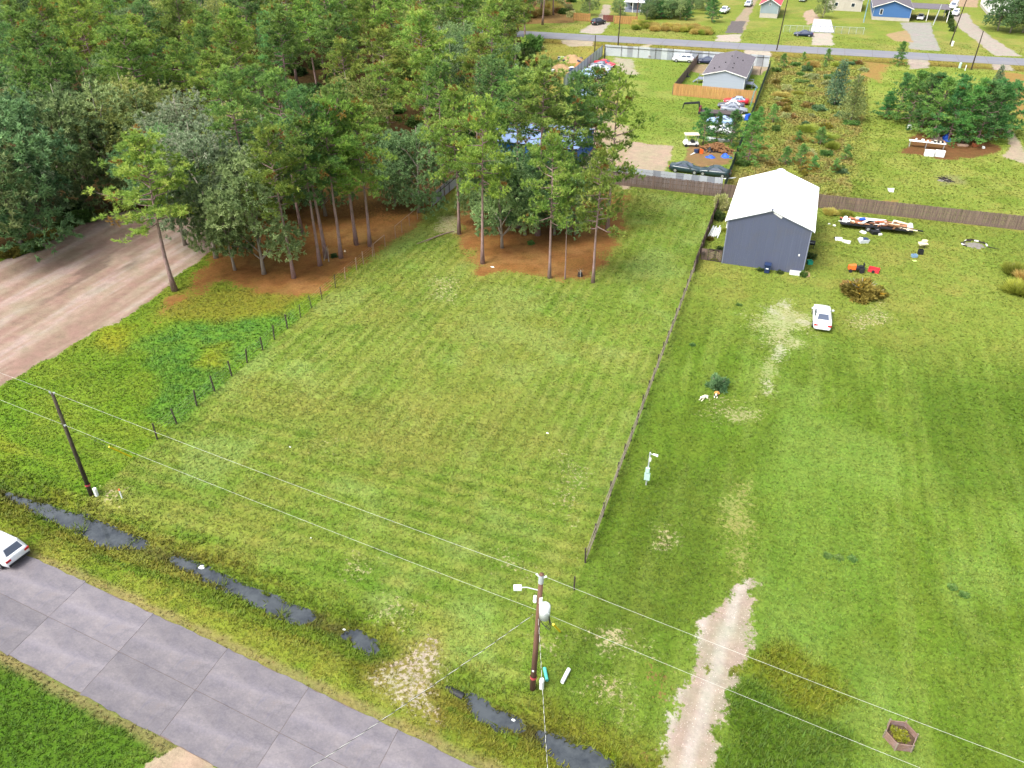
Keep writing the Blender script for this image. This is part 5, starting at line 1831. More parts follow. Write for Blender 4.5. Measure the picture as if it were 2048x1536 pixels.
b.build('bushing', STEEL, tk)
b = MB()
for dx in (-0.2, 0.12):
    b.tube([q + Vector((dx, -0.1, 0.35)), q + Vector((dx, -0.1, 0.75))], [0.11, 0.09], 8)
b.build('cutout_fuse', PLASTIC_W, centre_pole)
q = on_pole(8.3)
lp = MB().tube([q + Vector((-0.1, 0, 0)), q + Vector((-0.7, -0.12, 0.12)), q + Vector((-0.95, -0.2, 0.1))], 0.03, 6).build('lamp_arm', STEEL, centre_pole)
MB().box(q + Vector((-1.15, -0.25, 0.06)), (0.42, 0.3, 0.14), 0.35).build('lamp_head', TANK, lp)
cb_ = MB()
for k in range(3):
    a = on_pole(7.0) + Vector((0.66, -0.35, -0.1 * k))
    e_ = on_pole(6.25) + Vector((0.1, -0.1, 0))
    md = (a + e_) / 2 + Vector((0.35 - 0.1 * k, -0.1, -0.75 + 0.15 * k))
    cb_.tube([a, (a + md) / 2 + Vector((.1, 0, -.1)), md, (md + e_) / 2 + Vector((0, 0, -.12)), e_], 0.016, 5, False)
cb_.build('drip_loop', CABLE_BLK, centre_pole)
MB().tube([on_pole(1.05), on_pole(1.25)], [0.196, 0.195], 10, False).build('tape', PINKTAPE, centre_pole)
MB().box(on_pole(1.9) + Vector((0, -0.2, 0)), (0.12, 0.03, 0.1)).build('number_tag', PLASTIC_W, centre_pole)


def cable(name, label, a, b, sag, r=0.0075, mat=None, n=28, twist=False):
    a, b = Vector(a), Vector(b)
    pts = [a + (b - a) * (i / n) - Vector((0, 0, 4 * sag * (i / n) * (1 - i / n))) for i in range(n + 1)]
    e = tag(link(name, None, None, a), label, 'cable')
    pts = [p - a for p in pts]
    if not twist:
        MB().tube(pts, r, 5, False).build('conductor', mat or CABLE, e)
    else:
        m = 170
        P = []
        for i in range(m + 1):
            t = i / m * n
            j = min(int(t), n - 1)
            P.append(pts[j] + (pts[j + 1] - pts[j]) * (t - j))
        for k, mt in enumerate((CABLE_BLK, CABLE)):
            hel = []
            for i, p in enumerate(P):
                an = i * 0.9 + k * math.pi
                hel.append(p + Vector((math.cos(an) * 0.011, 0, math.sin(an) * 0.011)))
            MB().tube(hel, 0.012, 4, False).build('conductor', mt, e)
    return e


LT, CT = pl + Vector((0.02, 0, 9.3)), pc + on_pole(9.45)
LN, CN = pl + Vector((0.13, -0.06, 6.55)), pc + on_pole(6.75)
span = CT - LT
cable('overhead_wire', 'high thin wire between the two roadside poles', LT, CT, 0.18)
cable('overhead_wire', 'high thin wire running on from the dark pole past the dirt clearing', LT, LT - Vector((26, -3.6, 0)), 0.12)
cable('overhead_wire', 'high thin wire running on from the transformer pole over the gravel drive', CT, CT + Vector((36, -4.8, 0)), 0.25)
cable('overhead_wire', 'lower thin wire between the two roadside poles', LN, CN, 0.15)
cable('overhead_wire', 'lower thin wire running on from the dark pole over the grass strip', LN, LN - Vector((26, -3.6, 0)), 0.12)
cable('overhead_wire', 'lower thin wire running on from the transformer pole past the hexagonal planter', CN, CN + Vector((36, -4.8, -0.2)), 0.25)
SD = pc + on_pole(6.35)
cable('service_drop', 'twisted black and silver cable from the transformer pole across the concrete road', SD + Vector((-0.25, -0.1, 0.1)), G(380, 1690, 4.9), 0.28, twist=True)
cable('service_drop', 'twisted black and silver cable dropping past the foot of the transformer pole over the ditch', SD, G(1106, 1700, 4.9), 0.25, twist=True)
for nm, base, top in (('dark pole', G(266, 915), pl + Vector((0, 0, 6.3))), ('transformer pole', G(1121, 1264), pc + on_pole(6.9))):
    e = thing('guy_wire', 'guy wire with a yellow guard anchored in the grass by the ' + nm, 'guy wire', base)
    d = top - base
    MB().tube([(0, 0, 0), d], 0.008, 4, False).build('wire', CABLE, e)
    u = d.normalized()
    MB().tube([u * 0.2, u * 3.0], 0.07, 6).build('guard', YELLOW, e)


def marker(px, py, h, w, mat, name, label, cat, capm=None):
    p = G(px, py)
    e = thing(name, label, cat, p)
    MB().tube([(0, 0, -0.03), (0, 0, h * 0.9), (0, 0, h)], [w, w, w * 0.7], 8).build('body', mat, e, False)
    if capm:
        MB().tube([(0, 0, h * 0.86), (0, 0, h * 1.02)], [w * 1.15, w * 0.85], 8).build('cap', capm, e)
    return e


marker(1083, 1377, 0.85, 0.14, PLASTIC_W, 'cable_pedestal', 'white cable pedestal at the foot of the transformer pole', 'pedestal', PLASTIC_W)
marker(194, 991, 0.7, 0.14, PLASTIC_W, 'cable_pedestal', 'white cable pedestal touching the foot of the dark pole', 'pedestal', PLASTIC_W)
marker(244, 996, 0.85, 0.05, PLASTIC_W, 'marker_stake', 'white marker stake with an orange top by a bare patch near the dark pole', 'stake', ORANGE)
for (x0, y0, x1, y1, r_, mt, lb) in ((1089, 1336, 1094, 1361, 0.10, TEAL_P, 'teal plastic pipe lying by the transformer pole'), (1138, 1338, 1124, 1365, 0.12, PLASTIC_W, 'white plastic pipe lying in the grass right of the transformer pole')):
    a, b = G(x0, y0, r_ + .02), G(x1, y1, r_ + .02)
    e = thing('plastic_pipe', lb, 'pipe', a)
    mb = MB().tube([(0, 0, 0), b - a], r_, 10, False)
    mb.tube([b - a, (0, 0, 0)], r_ * 0.86, 10, False)
    mb.build('pipe_wall', mt, e, True)

# meter pole in the neighbour's yard
p = G(1292, 970)
e = thing('meter_pole', 'thin grey meter pole with pale green boxes and a small lamp', 'meter pole', p)
MB().tube([(0, 0, -0.05), (0.02, 0, 3.15)], 0.055, 8).build('pole', STEEL, e)
MB().box((0.02, -0.12, 0.95), (0.42, 0.18, 0.62)).build('breaker_box', GREENBOX, e)
MB().box((0.0, -0.12, 1.55), (0.30, 0.18, 0.42)).build('meter_box', GREENBOX, e)
o = MB().tube([(0, 0, 3.0), (0.25, -0.05, 3.08)], 0.025, 6).build('lamp_arm', STEEL, e)
MB().tube([(0.25, -0.05, 3.08), (0.62, -0.1, 3.06)], [0.07, 0.10], 8).build('lamp_head', PLASTIC_W, o)
MB().tube([(0.02, 0.02, 3.1), (-0.12, 0, 2.9), (-0.16, 0, 2.6), (-0.06, -0.06, 2.45)], 0.02, 5, False).build('service_loop', CABLE_BLK, e)
MB().box((0.1, -0.08, 2.55), (0.12, 0.1, 0.3)).build('junction_box', PLASTIC_W, e)
p2 = G(1148, 1180)
tag(MB().tube([p2 + Vector((0, 0, -0.02)), p2 + Vector((0, 0, 1.25))], 0.06, 6).build('fence_post', WOOD_DARK), 'lone grey fence post standing apart from the end of the rail fence', 'post')

# hexagonal planter
p = G(1798, 1478)
e = thing('hexagonal_planter', 'hexagonal planter of weathered boards with plants inside', 'planter', p, R(12))
PLANT_W = M('planter_board', (124, 100, 88), 0.9, 0.25, 3, bump=0.3, dirt=(134, 118, 128))
Rp = 0.80
cs = [(Rp * math.cos(R(60 * k)), Rp * math.sin(R(60 * k))) for k in range(6)]
for k in range(6):
    a, b = Vector((*cs[k], 0)), Vector((*cs[(k + 1) % 6], 0))
    for z in (0.1, 0.29, 0.48):
        MB().beam(a * 1.0 + Vector((0, 0, z)), b * 1.0 + Vector((0, 0, z)), 0.04, 0.17).build('board', PLANT_W, e)
    MB().box((cs[k][0] * 1.03, cs[k][1] * 1.03, 0.31), (0.08, 0.08, 0.66), R(60 * k)).build('post', WOOD_GREY, e)
MB().slab([(x * 0.95, y * 0.95) for x, y in cs], 0.0, 0.22).build('soil', M('dark_soil', (74, 60, 44), 0.95, 0.3, 4), e)
bush('yellow', p.x - 0.1, p.y + 0.1, 0.5, 0.7, 'leafy plant growing inside the hexagonal planter', name='planter_plant', cat='plant')
bush('yellow', p.x + 0.22, p.y - 0.12, 0.3, 0.6, 'yellowish plant inside the hexagonal planter', name='planter_plant', cat='plant')

# ------------------------------------------------------------------ dogs by the bush
def dog(label, px, py, head_deg, coat, parts, scale=1.0):
    """dog lying stretched on its belly, forelegs forward; one continuous skinned body"""
    p = G(px, py)
    e = thing('dog', label, 'dog', p, R(head_deg))
    e.scale = (scale,) * 3
    V = [(-0.32, 0, .17), (-.12, 0, .19), (.10, 0, .20), (.26, 0, .22), (.38, 0, .30), (.48, 0, .33), (.60, 0, .30),     # 0-6 spine, neck, head, muzzle
         (.24, .11, .12), (.40, .12, .05), (.58, .11, .035), (.24, -.11, .12), (.40, -.12, .05), (.58, -.11, .035),      # forelegs
         (-.28, .14, .13), (-.10, .20, .09), (-.30, .22, .05), (-.16, .25, .035), (-.28, -.14, .13), (-.10, -.20, .09), (-.30, -.22, .05), (-.16, -.25, .035),
         (-.46, .03, .12), (-.62, .08, .05), (.46, .07, .40), (.46, -.07, .40)]
    E = [(0, 1), (1, 2), (2, 3), (3, 4), (4, 5), (5, 6), (3, 7), (7, 8), (8, 9), (3, 10), (10, 11), (11, 12), (0, 13), (13, 14), (14, 15), (15, 16), (0, 17), (17, 18), (18, 19), (19, 20), (0, 21), (21, 22), (5, 23), (5, 24)]
    rad = [.12, .125, .14, .13, .085, .085, .045, .07, .045, .04, .07, .045, .04, .085, .065, .04, .035, .085, .065, .04, .035, .03, .018, .03, .03]
    me = bpy.data.meshes.new('dog_body')
    me.from_pydata(V, E, [])
    me.materials.append(coat)
    o = link('body', me, e)
    sk = o.modifiers.new('skin', 'SKIN')
    for i, s in enumerate(me.skin_vertices[0].data):
        s.radius = (rad[i], rad[i])
        s.use_root = (i == 2)
    sk.use_smooth_shade = True
    ss = o.modifiers.new('sub', 'SUBSURF')
    ss.levels = ss.render_levels = 1
    for nm, mb, mt in parts:
        mb.build(nm, mt, e)


WCOAT = M('cream_coat', (226, 216, 190), 0.9, 0.1, 6)


def brindle():
    t = NT('tan_coat')
    tc = t.n('ShaderNodeTexCoord')
    sx = t.n('ShaderNodeSeparateXYZ')
    t.l(tc.outputs['Object'], sx.inputs[0])
    c = t.ramp(sx.outputs['X'], [(0.0, lin((196, 142, 74))), (0.22, lin((206, 150, 84))), (0.27, lin((50, 40, 34))), (0.36, lin((58, 46, 38))), (0.40, lin((232, 224, 208))), (0.6, lin((236, 230, 216)))])
    t.l(c, t.b.inputs['Base Color'])
    t.b.inputs['Roughness'].default_value = 0.9
    return t.m


nose = lambda: ('nose', MB().box((.655, 0, .305), (.03, .04, .03)), DARKM)
dog('cream white dog stretched out on the grass beside the small round bush', 1408, 797, 240, WCOAT, [nose()], 0.98)
dog('tan dog with black saddle and white forelegs lying under the small round bush', 1433, 790, 268, brindle(), [nose()], 0.95)
bush_px('blue', 1435, 775, 1.0, 1.25, 'small round blue green bush standing alone in the yard with dogs at its foot')

# ------------------------------------------------------------------ things round the workshop
p = G(1533, 545)
e = thing('wheelie_bin', 'navy blue wheeled bin against the workshop wall', 'bin', p)
MB().add([(-.26, -.3, .06), (.26, -.3, .06), (.26, .3, .06), (-.26, .3, .06), (-.34, -.38, 1.0), (.34, -.38, 1.0), (.34, .38, 1.0), (-.34, .38, 1.0)],
         [(3, 2, 1, 0), (0, 1, 5, 4), (1, 2, 6, 5), (2, 3, 7, 6), (3, 0, 4, 7), (4, 5, 6, 7)]).build('bin_body', NAVY_P, e)
MB().box((0, 0, 1.04), (.74, .84, .08)).build('lid', NAVY_P, e)
for s in (-1, 1):
    MB().tube([(s * .24, .33, .12), (s * .32, .33, .12)], .12, 10).build('wheel', DARKM, e)
MB().box((0, -.355, .62), (.3, .012, .12)).build('sticker', PLASTIC_W, e)


def crate(name, label, px, py, w, d, h, mat, rz=0.0, cat='crate', open_=True, inner=None):
    p = G(px, py)
    e = thing(name, label, cat, p, rz)
    t = 0.04
    for (x, y, sx, sy) in ((0, -d / 2, w, t), (0, d / 2, w, t), (-w / 2, 0, t, d - t), (w / 2, 0, t, d - t)):
        MB().box((x, y, h / 2 + .02), (sx, sy, h)).build('side', mat, e)
    MB().box((0, 0, 0.06), (w - t * 1.2, d - t * 1.2, 0.05)).build('bottom', inner or mat, e)
    if not open_:
        MB().box((0, 0, h + .04), (w, d, 0.04)).build('lid', mat, e)
    return e


crate('white_trough', 'white and blue trough at the corner of the workshop', 1590, 549, 1.2, 0.5, 0.35, PLASTIC_W, 0.05, 'trough', inner=NAVY_P)
crate('teal_bucket', 'teal green tub beside the workshop wall', 1619, 528, 0.55, 0.5, 0.42, GREEN_P, 0.4, 'tub')
for px, py, r_, h_, k, lb in ((1606, 552, .55, .7, 'green', 'leafy green weeds at the front corner of the workshop'), (1600, 540, .5, .6, 'blue', 'bluish weeds behind the white trough'), (1520, 541, .45, .35, 'dark', 'low weeds along the workshop wall left of the bin'),
                             (1560, 546, .45, .35, 'dark', 'low weeds along the workshop wall right of the bin'), (1622, 515, .7, .6, 'dark', 'dark weeds against the side of the workshop'), (1443, 418, 1.15, 2.3, 'pale', 'tall pale flowering bush between the board fence and the workshop'),
                             (1437, 438, .9, 1.2, 'dark', 'dark bush under the tall pale one beside the workshop'), (1450, 462, .6, .5, 'yellow', 'yellow weeds in the strip beside the workshop'), (1420, 480, .5, .6, 'olive', 'olive weeds by the wooden gate'),
                             (1440, 500, .5, .5, 'dark', 'dark weeds behind the wooden gate'), (1660, 428, .9, .7, 'straw', 'straw coloured grass clump behind the workshop corner'), (1690, 430, .9, .6, 'grass', 'olive grass clump by the end of the loaded trailer')):
    bush_px(k, px, py, r_, h_, lb, name='weed_clump', cat='weeds')
p = G(1621, 497)
e = thing('barbecue_grill', 'black barrel grill against the side of the workshop', 'grill', p)
MB().tube([(-.4, 0, .75), (.4, 0, .75)], .28, 12).build('barrel', DARKM, e)
for x in (-.3, .3):
    for y in (-.18, .18):
        MB().box((x, y, .28), (.05, .05, .56)).build('leg', DARKM, e)
MB().box((0, -.3, .85), (.5, .04, .04)).build('handle', STEEL, e)
p = G(1612, 549)
e = thing('sand_heap', 'small pale heap of sand by the workshop corner', 'sand heap', p)


def mound(rx, ry, h, seed, mat, name, parent, n=14, rings=6, off=(0, 0, 0), jit=.17):
    r_ = random.Random(seed)
    v = [(off[0], off[1], off[2] + h)]
    f = []
    for i in range(1, rings + 1):
        t = i / rings
        for k in range(n):
            a = 2 * math.pi * k / n
            j = 1 + r_.uniform(-jit, jit)
            v.append((off[0] + rx * t * j * math.cos(a), off[1] + ry * t * j * math.sin(a), off[2] + (h * (math.cos(t * math.pi) + 1) / 2 * (1 + r_.uniform(-jit * 1.6, jit * 1.6)) if i < rings else -0.03)))
    for k in range(n):
        f.append((0, 1 + k, 1 + (k + 1) % n))
    for i in range(rings - 1):
        for k in range(n):
            a, b = 1 + i * n + k, 1 + i * n + (k + 1) % n
            f.append((a, a + n, b + n, b))
    return MB().add(v, f).build(name, mat, parent, True)


mound(.55, .9, .3, 2, SANDM, 'heap', e)
# white gutters stacked in the side yard
p = G(1430, 466)
e = thing('gutter_stack', 'stack of white gutters lying between the board fence and the workshop', 'gutters', p, R(88))
for k in range(9):
    MB().box((fr.uniform(-.3, .3), -0.55 + k * 0.13, 0.08 + 0.12 * (k % 3)), (3.2 + fr.uniform(-.5, .3), 0.10, 0.09), fr.uniform(-.03, .03)).build('gutter', PLASTIC_W, e)
bush_px('olive', 1722, 588, 2.5, 1.7, 'large sprawling olive brown bush between the red cart and the white saloon')
bush_px('olive', 1752, 588, 1.3, 1.0, 'low green edge bush beside the large olive one')
bush_px('brown', 1705, 580, 1.4, 1.3, 'brownish bush merging into the large olive one')
bush_px('grass', 2028, 545, 1.3, 1.1, 'tall grass clump at the right of the yard by the fire ring')
bush_px('grass', 2040, 585, 1.6, 1.2, 'wide grass clump below another at the right of the yard')
bush_px('straw', 2052, 560, 1.2, 1.0, 'straw coloured clump between two grass clumps at the right of the yard')
for k, (px, py) in enumerate(((1655, 1112), (1678, 1116), (1705, 1118), (1905, 1175), (1928, 1190), (1478, 610), (1385, 690))):
    bush_px('green', px, py, 0.36, 0.16, 'small dark weed tuft left standing in the mown yard', name='weed_tuft', cat='weeds', group='weed tufts in the mown yard')

# garden tractor, its cart and scattered things
p = G(1712, 543)
e = thing('lawn_tractor', 'orange lawn tractor with a black seat behind the olive bush', 'lawn tractor', p, R(8))
MB().add([(-.95, -.28, .3), (-.15, -.32, .3), (-.15, .32, .3), (-.95, .28, .3), (-.9, -.24, .72), (-.15, -.28, .82), (-.15, .28, .82), (-.9, .24, .72)], [(3, 2, 1, 0), (0, 1, 5, 4), (1, 2, 6, 5), (2, 3, 7, 6), (3, 0, 4, 7), (4, 5, 6, 7)]).build('hood', ORANGE, e)
MB().box((.35, 0, .48), (.95, .8, .22)).build('fender', DARKM, e)
s_ = MB().box((.45, 0, .68), (.42, .46, .1)).build('seat', DARKM, e)
MB().box((.68, 0, .9), (.08, .46, .38)).build('seat_back', DARKM, s_)
MB().tube([(-.05, 0, .8), (.1, 0, 1.0)], .03, 6).build('steering_column', DARKM, e)
for x, r_ in ((-.7, .2), (.5, .28)):
    for s in (-1, 1):
        MB().tube([(x, s * .34, r_), (x, s * .52, r_)], r_, 12).build('wheel', TYRE, e)
e = crate('red_cart', 'red plastic garden cart beside the lawn tractor', 1747, 543, 1.15, 0.85, 0.38, RED_P, R(-10), 'cart')
for s in (-1, 1):
    w_ = MB().tube([(0, s * .46, .17), (0, s * .55, .17)], .17, 10).build('wheel', TYRE, e)
MB().tube([(-.58, 0, .2), (-1.0, 0, .15)], .03, 6).build('drawbar', DARKM, e)


def scrap(label, px, py, items, rz=0.0, name='scrap_heap', cat='scrap'):
    """items: (dx, dy, dz, sx, sy, sz, rot, mat, part name)"""
    e = thing(name, label, cat, G(px, py), rz)
    for dx, dy, dz, sx, sy, sz, ro, mt, nm in items:
        mb = MB()
        # crumpled lump: box with displaced corners
        mb.box((0, 0, 0), (sx, sy, sz), ro)
        mb.v = [(x + fr.uniform(-.12, .12) * sx, y + fr.uniform(-.12, .12) * sy, z + fr.uniform(-.15, .15) * sz) for x, y, z in mb.v]
        mb.v = [(x + dx, y + dy, max(0.0, z + dz + sz / 2)) for x, y, z in mb.v]
        mb.build(nm, mt, e)
    return e


scrap('two crumpled white sacks lying between the trailer and the workshop', 1685, 483, [(-.5, .3, 0, .8, .5, .3, .3, PLASTIC_W, 'sack'), (.4, -.2, 0, 1.0, .45, .25, -.3, WHITE, 'sack'), (-.7, .6, 0, .5, .3, .2, .5, DARKM, 'rag')])
scrap('tangle of blue and white baskets in front of the trailer', 1726, 484, [(0, 0, 0, 1.1, .8, .35, .5, STEEL, 'basket'), (.2, .1, .3, .6, .5, .2, .2, NAVY_P, 'cloth'), (-.3, .2, .25, .5, .4, .15, .9, WHITE, 'cloth')])
scrap('black bin bag lying in front of the loaded trailer', 1751, 468, [(0, 0, 0, 1.1, .8, .45, .3, DARKM, 'bag'), (.5, -.2, 0, .4, .3, .25, .3, WHITE, 'paper')], name='bin_bag', cat='bin bag')
scrap('small white sheet folded on the grass by the black bag', 1726, 466, [(0, 0, 0, .7, .4, .2, -.3, WHITE, 'sheet')], name='white_sheet', cat='sheet')
scrap('white scraps fallen beside the end of the loaded trailer', 1668, 452, [(0, 0, 0, .3, .3, .15, .3, WHITE, 'scrap'), (-.6, .4, 0, .25, .2, .1, 0, WHITE, 'scrap')])
e = scrap('chair draped with a pale cloth standing in the yard by a black bucket', 1843, 496, [(0, 0.1, .4, .95, .6, .22, .4, CLOTH, 'cloth'), (.15, .25, .6, .6, .25, .35, .4, CLOTH, 'cloth')], name='draped_chair', cat='chair')
for x, y in ((-.25, -.15), (.3, -.1), (-.2, .35), (.35, .4)):
    MB().box((x, y, .22), (.05, .05, .44)).build('leg', WOOD_DARK, e)
crate('black_bucket', 'black square bucket in front of the draped chair', 1840, 508, .5, .5, .55, DARKM, .2, 'bucket')
crate('blue_crate', 'pale blue crate beside the black bucket', 1828, 514, .6, .45, .3, paint('pale_blue', (120, 150, 176), .6), .4)
scrap('lime green lid lying by the pale blue crate', 1829, 522, [(0, 0, 0, .45, .3, .06, .2, M('lime_plastic', (186, 214, 120), .5), 'lid')], name='lime_lid', cat='lid')
# fire ring
p = G(1950, 491)
e = thing('fire_ring', 'burnt out fire ring of pale ash and charred boards', 'fire pit', p)
mound(1.35, 1.15, .16, 5, ASH, 'ash_bed', e, 18, 5)
for k in range(14):
    a = R(20 + 190 * k / 13)
    rr = fr.uniform(1.2, 1.6)
    MB().box((rr * math.cos(a), rr * math.sin(a), .1), (fr.uniform(.4, .9), .12, .12), a + math.pi / 2 + fr.uniform(-.5, .5)).build('charred_board', CHAR if k % 4 else WHITE, e)
MB().tube([(1.3, -.1, .08), (2.6, -.35, .06)], [.06, .03], 6).build('stick', CHAR, e)

# trailer heaped with demolition scrap
a, b = G(1678, 452), G(1822, 468)
d = b - a
e = thing('flatbed_trailer', 'low flatbed trailer heaped with boards and scrap along the brown board fence', 'trailer', (a + b) / 2 + Vector((0, 0.3, 0)), math.atan2(d.y, d.x))
LT_ = d.length
MB().box((0, 0, .62), (LT_, 2.1, .14)).build('deck', DARKM, e)
for x in (-.9, .2):
    for s in (-1, 1):
        w_ = MB().tube([(x, s * 1.02, .33), (x, s * 1.22, .33)], .33, 12).build('wheel', TYRE, e)
        MB().tube([(x, s * 1.21, .33), (x, s * 1.235, .33)], .19, 10).build('rim', RIM, w_)
MB().beam((LT_ / 2, 0, .5), (LT_ / 2 + 1.3, 0, .4), .14, .14).build('tongue', DARKM, e)
tl = random.Random(31)
mats_ = [JUNKBR, JUNKBR, WHITE, CLOTH, LOGW, M('brown_board', (126, 84, 62), .9, .3), PLASTIC_W, M('rust_board', (158, 92, 66), .9, .3)]
le = thing('scrap_load', 'mixed load of brown boards, white panels and rubbish on the flatbed trailer', 'scrap load', e.location, e.rotation_euler[2])
for k in range(70):
    x, y = tl.uniform(-LT_ / 2 + .3, LT_ / 2 - .3), tl.uniform(-.9, .9)
    MB().box((x, y, .72 + tl.uniform(0, .32)), (tl.uniform(.4, 1.8), tl.uniform(.08, .35), tl.uniform(.04, .12)), tl.gauss(0, .5)).build('board', tl.choice(mats_), le)
MB().box((-.6, .55, 1.0), (3.6, .7, .06), .03).build('white_panel', WHITE, le)
for x, mt in ((-LT_ / 2 + .5, PLASTIC_W), (LT_ / 2 - .4, PLASTIC_W)):
    MB().tube([(x, -.7, .95), (x + .1, .1, 1.0)], [.36, .3], 9).build('barrel', mt, le)
MB().box((-1.7, 0, 1.15), (.7, .4, .2), .4).build('blue_rag', BLUE_T, le)

# ------------------------------------------------------------------ storage yard beyond the back fence
p = G(1436, 234)
e = thing('gooseneck_trailer', 'black gooseneck flatbed trailer with an arched red tipped neck', 'trailer', p, R(2))
MB().box((0.2, 0, .85), (7.4, 2.4, .22)).build('deck', M('trailer_deck', (74, 66, 66), .9, .2), e)
MB().box((0.2, -1.22, .72), (7.4, .06, .3)).build('side_rail', DARKM, e)
mb = MB()
for s in (-.3, .3):
    mb.beam((-3.4, s, .8), (-3.6, s, 2.3), .16, .22)
    mb.beam((-3.6, s, 2.25), (-6.2, s * .5, 1.9), .16, .26)
mb.beam((-6.2, 0, 2.0), (-6.4, 0, 1.0), .18, .18)
mb.build('neck', DARKM, e)
MB().box((-3.3, 0, 1.25), (.3, 2.2, .6)).build('headboard', M('dark_red_metal', (110, 40, 48), .6, .2), e)
for x in (1.2, 2.1):
    for s in (-1, 1):
        MB().tube([(x, s * .95, .38), (x, s * 1.2, .38)], .38, 12).build('wheel', TYRE, e)
MB().box((3.75, 0, .95), (.25, 2.3, .5)).build('tail_board', DARKM, e)
# beige canopied cart
p = G(1381, 292)
e = thing('golf_cart', 'golf cart with a beige canopy by the timber heap', 'golf cart', p, R(200))
MB().box((0, 0, 1.92), (2.3, 1.35, .12)).build('canopy', CLOTH, e)
for x in (-1.0, 1.0):
    for s in (-.58, .58):
        MB().tube([(x * .8, s, .6), (x, s, 1.88)], .03, 5).build('canopy_post', STEEL, e)
MB().box((0, 0, .5), (2.3, 1.15, .3)).build('body', WHITE, e)
MB().add([(.6, -.55, .6), (1.25, -.5, .5), (1.25, .5, .5), (.6, .55, .6), (.6, -.5, 1.05), (1.1, -.42, .85), (1.1, .42, .85), (.6, .5, 1.05)], [(3, 2, 1, 0), (0, 1, 5, 4), (1, 2, 6, 5), (2, 3, 7, 6), (3, 0, 4, 7), (4, 5, 6, 7)]).build('front_cowl', PLASTIC_W, e)
MB().box((-.25, 0, .8), (.55, 1.1, .3)).build('seat', DARKM, e)
for x in (-.8, .85):
    for s in (-1, 1):
        MB().tube([(x, s * .48, .24), (x, s * .64, .24)], .24, 10).build('wheel', TYRE, e)
# timber heap, its logs one by one
p = G(1432, 301)
e = thing('timber_heap', 'heap of cut orange brown firewood logs beside the young pines', 'wood pile', p)
lm = MB().tube([(-.32, 0, 0), (.32, 0, 0)], .10, 7).build('log', LOGW, e)
lm.location = (0, 0, 1.15)
lr = random.Random(9)
for k in range(150):
    x = lr.gauss(0, 1.35)
    y = lr.gauss(0, .75)
    top = max(.12, 1.25 * math.exp(-(x / 1.9) ** 2 - (y / 1.1) ** 2))
    if abs(x) > 3.6:
        continue
    o = lm.copy()
    C.objects.link(o)
    o.parent = e
    o.location = (x, y, top * lr.uniform(.55, 1.0))
    o.rotation_euler = (lr.uniform(-.3, .3), lr.uniform(-.5, .5), lr.uniform(0, 3.14))
    s = lr.uniform(.7, 1.35)
    o.scale = (s, s, s)
mound(2.5, 1.2, .8, 8, CHAR, 'heap_core', e)


def tarp(label, px, py, rx, ry, h, seed, mat=BLUE_T, name='blue_tarp', cat='tarp'):
    e = thing(name, label, cat, G(px, py))
    mound(rx, ry, h * .8, seed, mat, 'sheet', e, 13, 5, jit=.36)
    return e


tarp('crumpled blue tarp in front of the timber heap', 1420, 315, .85, .55, .45, 3)
tarp('larger blue tarp thrown over a heap by the dark screened fence', 1452, 314, 1.0, .75, .6, 4)
tarp('dark heap in front of the firewood logs', 1419, 303, .8, .5, .8, 14, DARKM, 'dark_heap', 'heap')
scrap('orange and blue clutter between the golf cart and the timber heap', 1392, 306, [(0, 0, 0, .6, .5, .6, .2, NAVY_P, 'box'), (.8, 0, 0, .5, .4, .7, .4, ORANGE, 'box'), (-.4, -.8, 0, 1.2, .12, .1, 1.2, PLASTIC_W, 'plank'), (.4, .4, 0, .5, .5, .5, .2, DARKM, 'box')])
scrap('white panels stacked under the young pines by the timber heap', 1432, 282, [(0, 0, 0, 2.4, 1.0, .4, .1, WHITE, 'panel'), (1.5, .3, 0, 1.2, .8, .3, .4, GALV, 'panel'), (-1.2, .2, .1, 1.0, .7, .3, .2, PLASTIC_W, 'panel')])
scrap('blue drums and rods leaning on the dark screened fence', 1492, 240, [(0, 0, 0, .6, .6, .9, 0, BLUE_T, 'drum'), (.5, .8, 0, .6, .6, .9, 0, BLUE_T, 'drum'), (-.5, .6, 0, .5, .5, .6, .3, PLASTIC_W, 'box')])
scrap('tan crate behind the dark green saloon at the fence corner', 1450, 354, [(0, 0, 0, .9, .8, .5, .3, JUNKBR, 'crate'), (.7, -.4, 0, 2.0, .12, .1, .5, PLASTIC_W, 'rail')])
for k in range(3):
    p = G(1500 + 3 * k, 214 - 6 * k)
    tag(MB().tube([p, p + Vector((.25, 0, 2.9))], .05, 5).build('teal_pipe', M('teal_pipe_paint', (96, 150, 150), .6)), 'teal pipe leaning on the dark screened fence near the red car', 'pipe', 'teal pipes leaning on the fence')
# rubble and sand dump beyond the sheet metal fence
for px, py, rx, ry, h, mt, lb, sd in ((1145, 122, 3.4, 2.4, 1.3, SANDM, 'pale sand heap ringed with white rubble beyond the metal fence', 21), (1122, 140, 3.6, 2.4, 1.2, SANDM, 'second sand heap in front of the rubble', 22), (1158, 140, 1.8, 1.8, 1.6, M('rusty_earth', (150, 108, 72), .95, .2), 'brown earth heap beside the sand heaps', 23)):
    e = thing('sand_heap', lb, 'sand heap', G(px, py))
    mound(rx, ry, h, sd, mt, 'heap', e, 18, 6)
    for k in range(12):
        a = lr.uniform(0, 6.28)
        MB().box((math.cos(a) * rx * lr.uniform(.8, 1.1), math.sin(a) * ry * lr.uniform(.8, 1.1), .3), (lr.uniform(.4, 1.2), lr.uniform(.3, .8), lr.uniform(.2, .5)), a).build('rubble_block', lr.choice([WHITE, PLASTIC_W, BLOCK, NAVY_P]), e)
p = G(1031, 139)
e = thing('kettle_grill', 'small black kettle grill with a pale lid by the edge of the woods', 'grill', p)
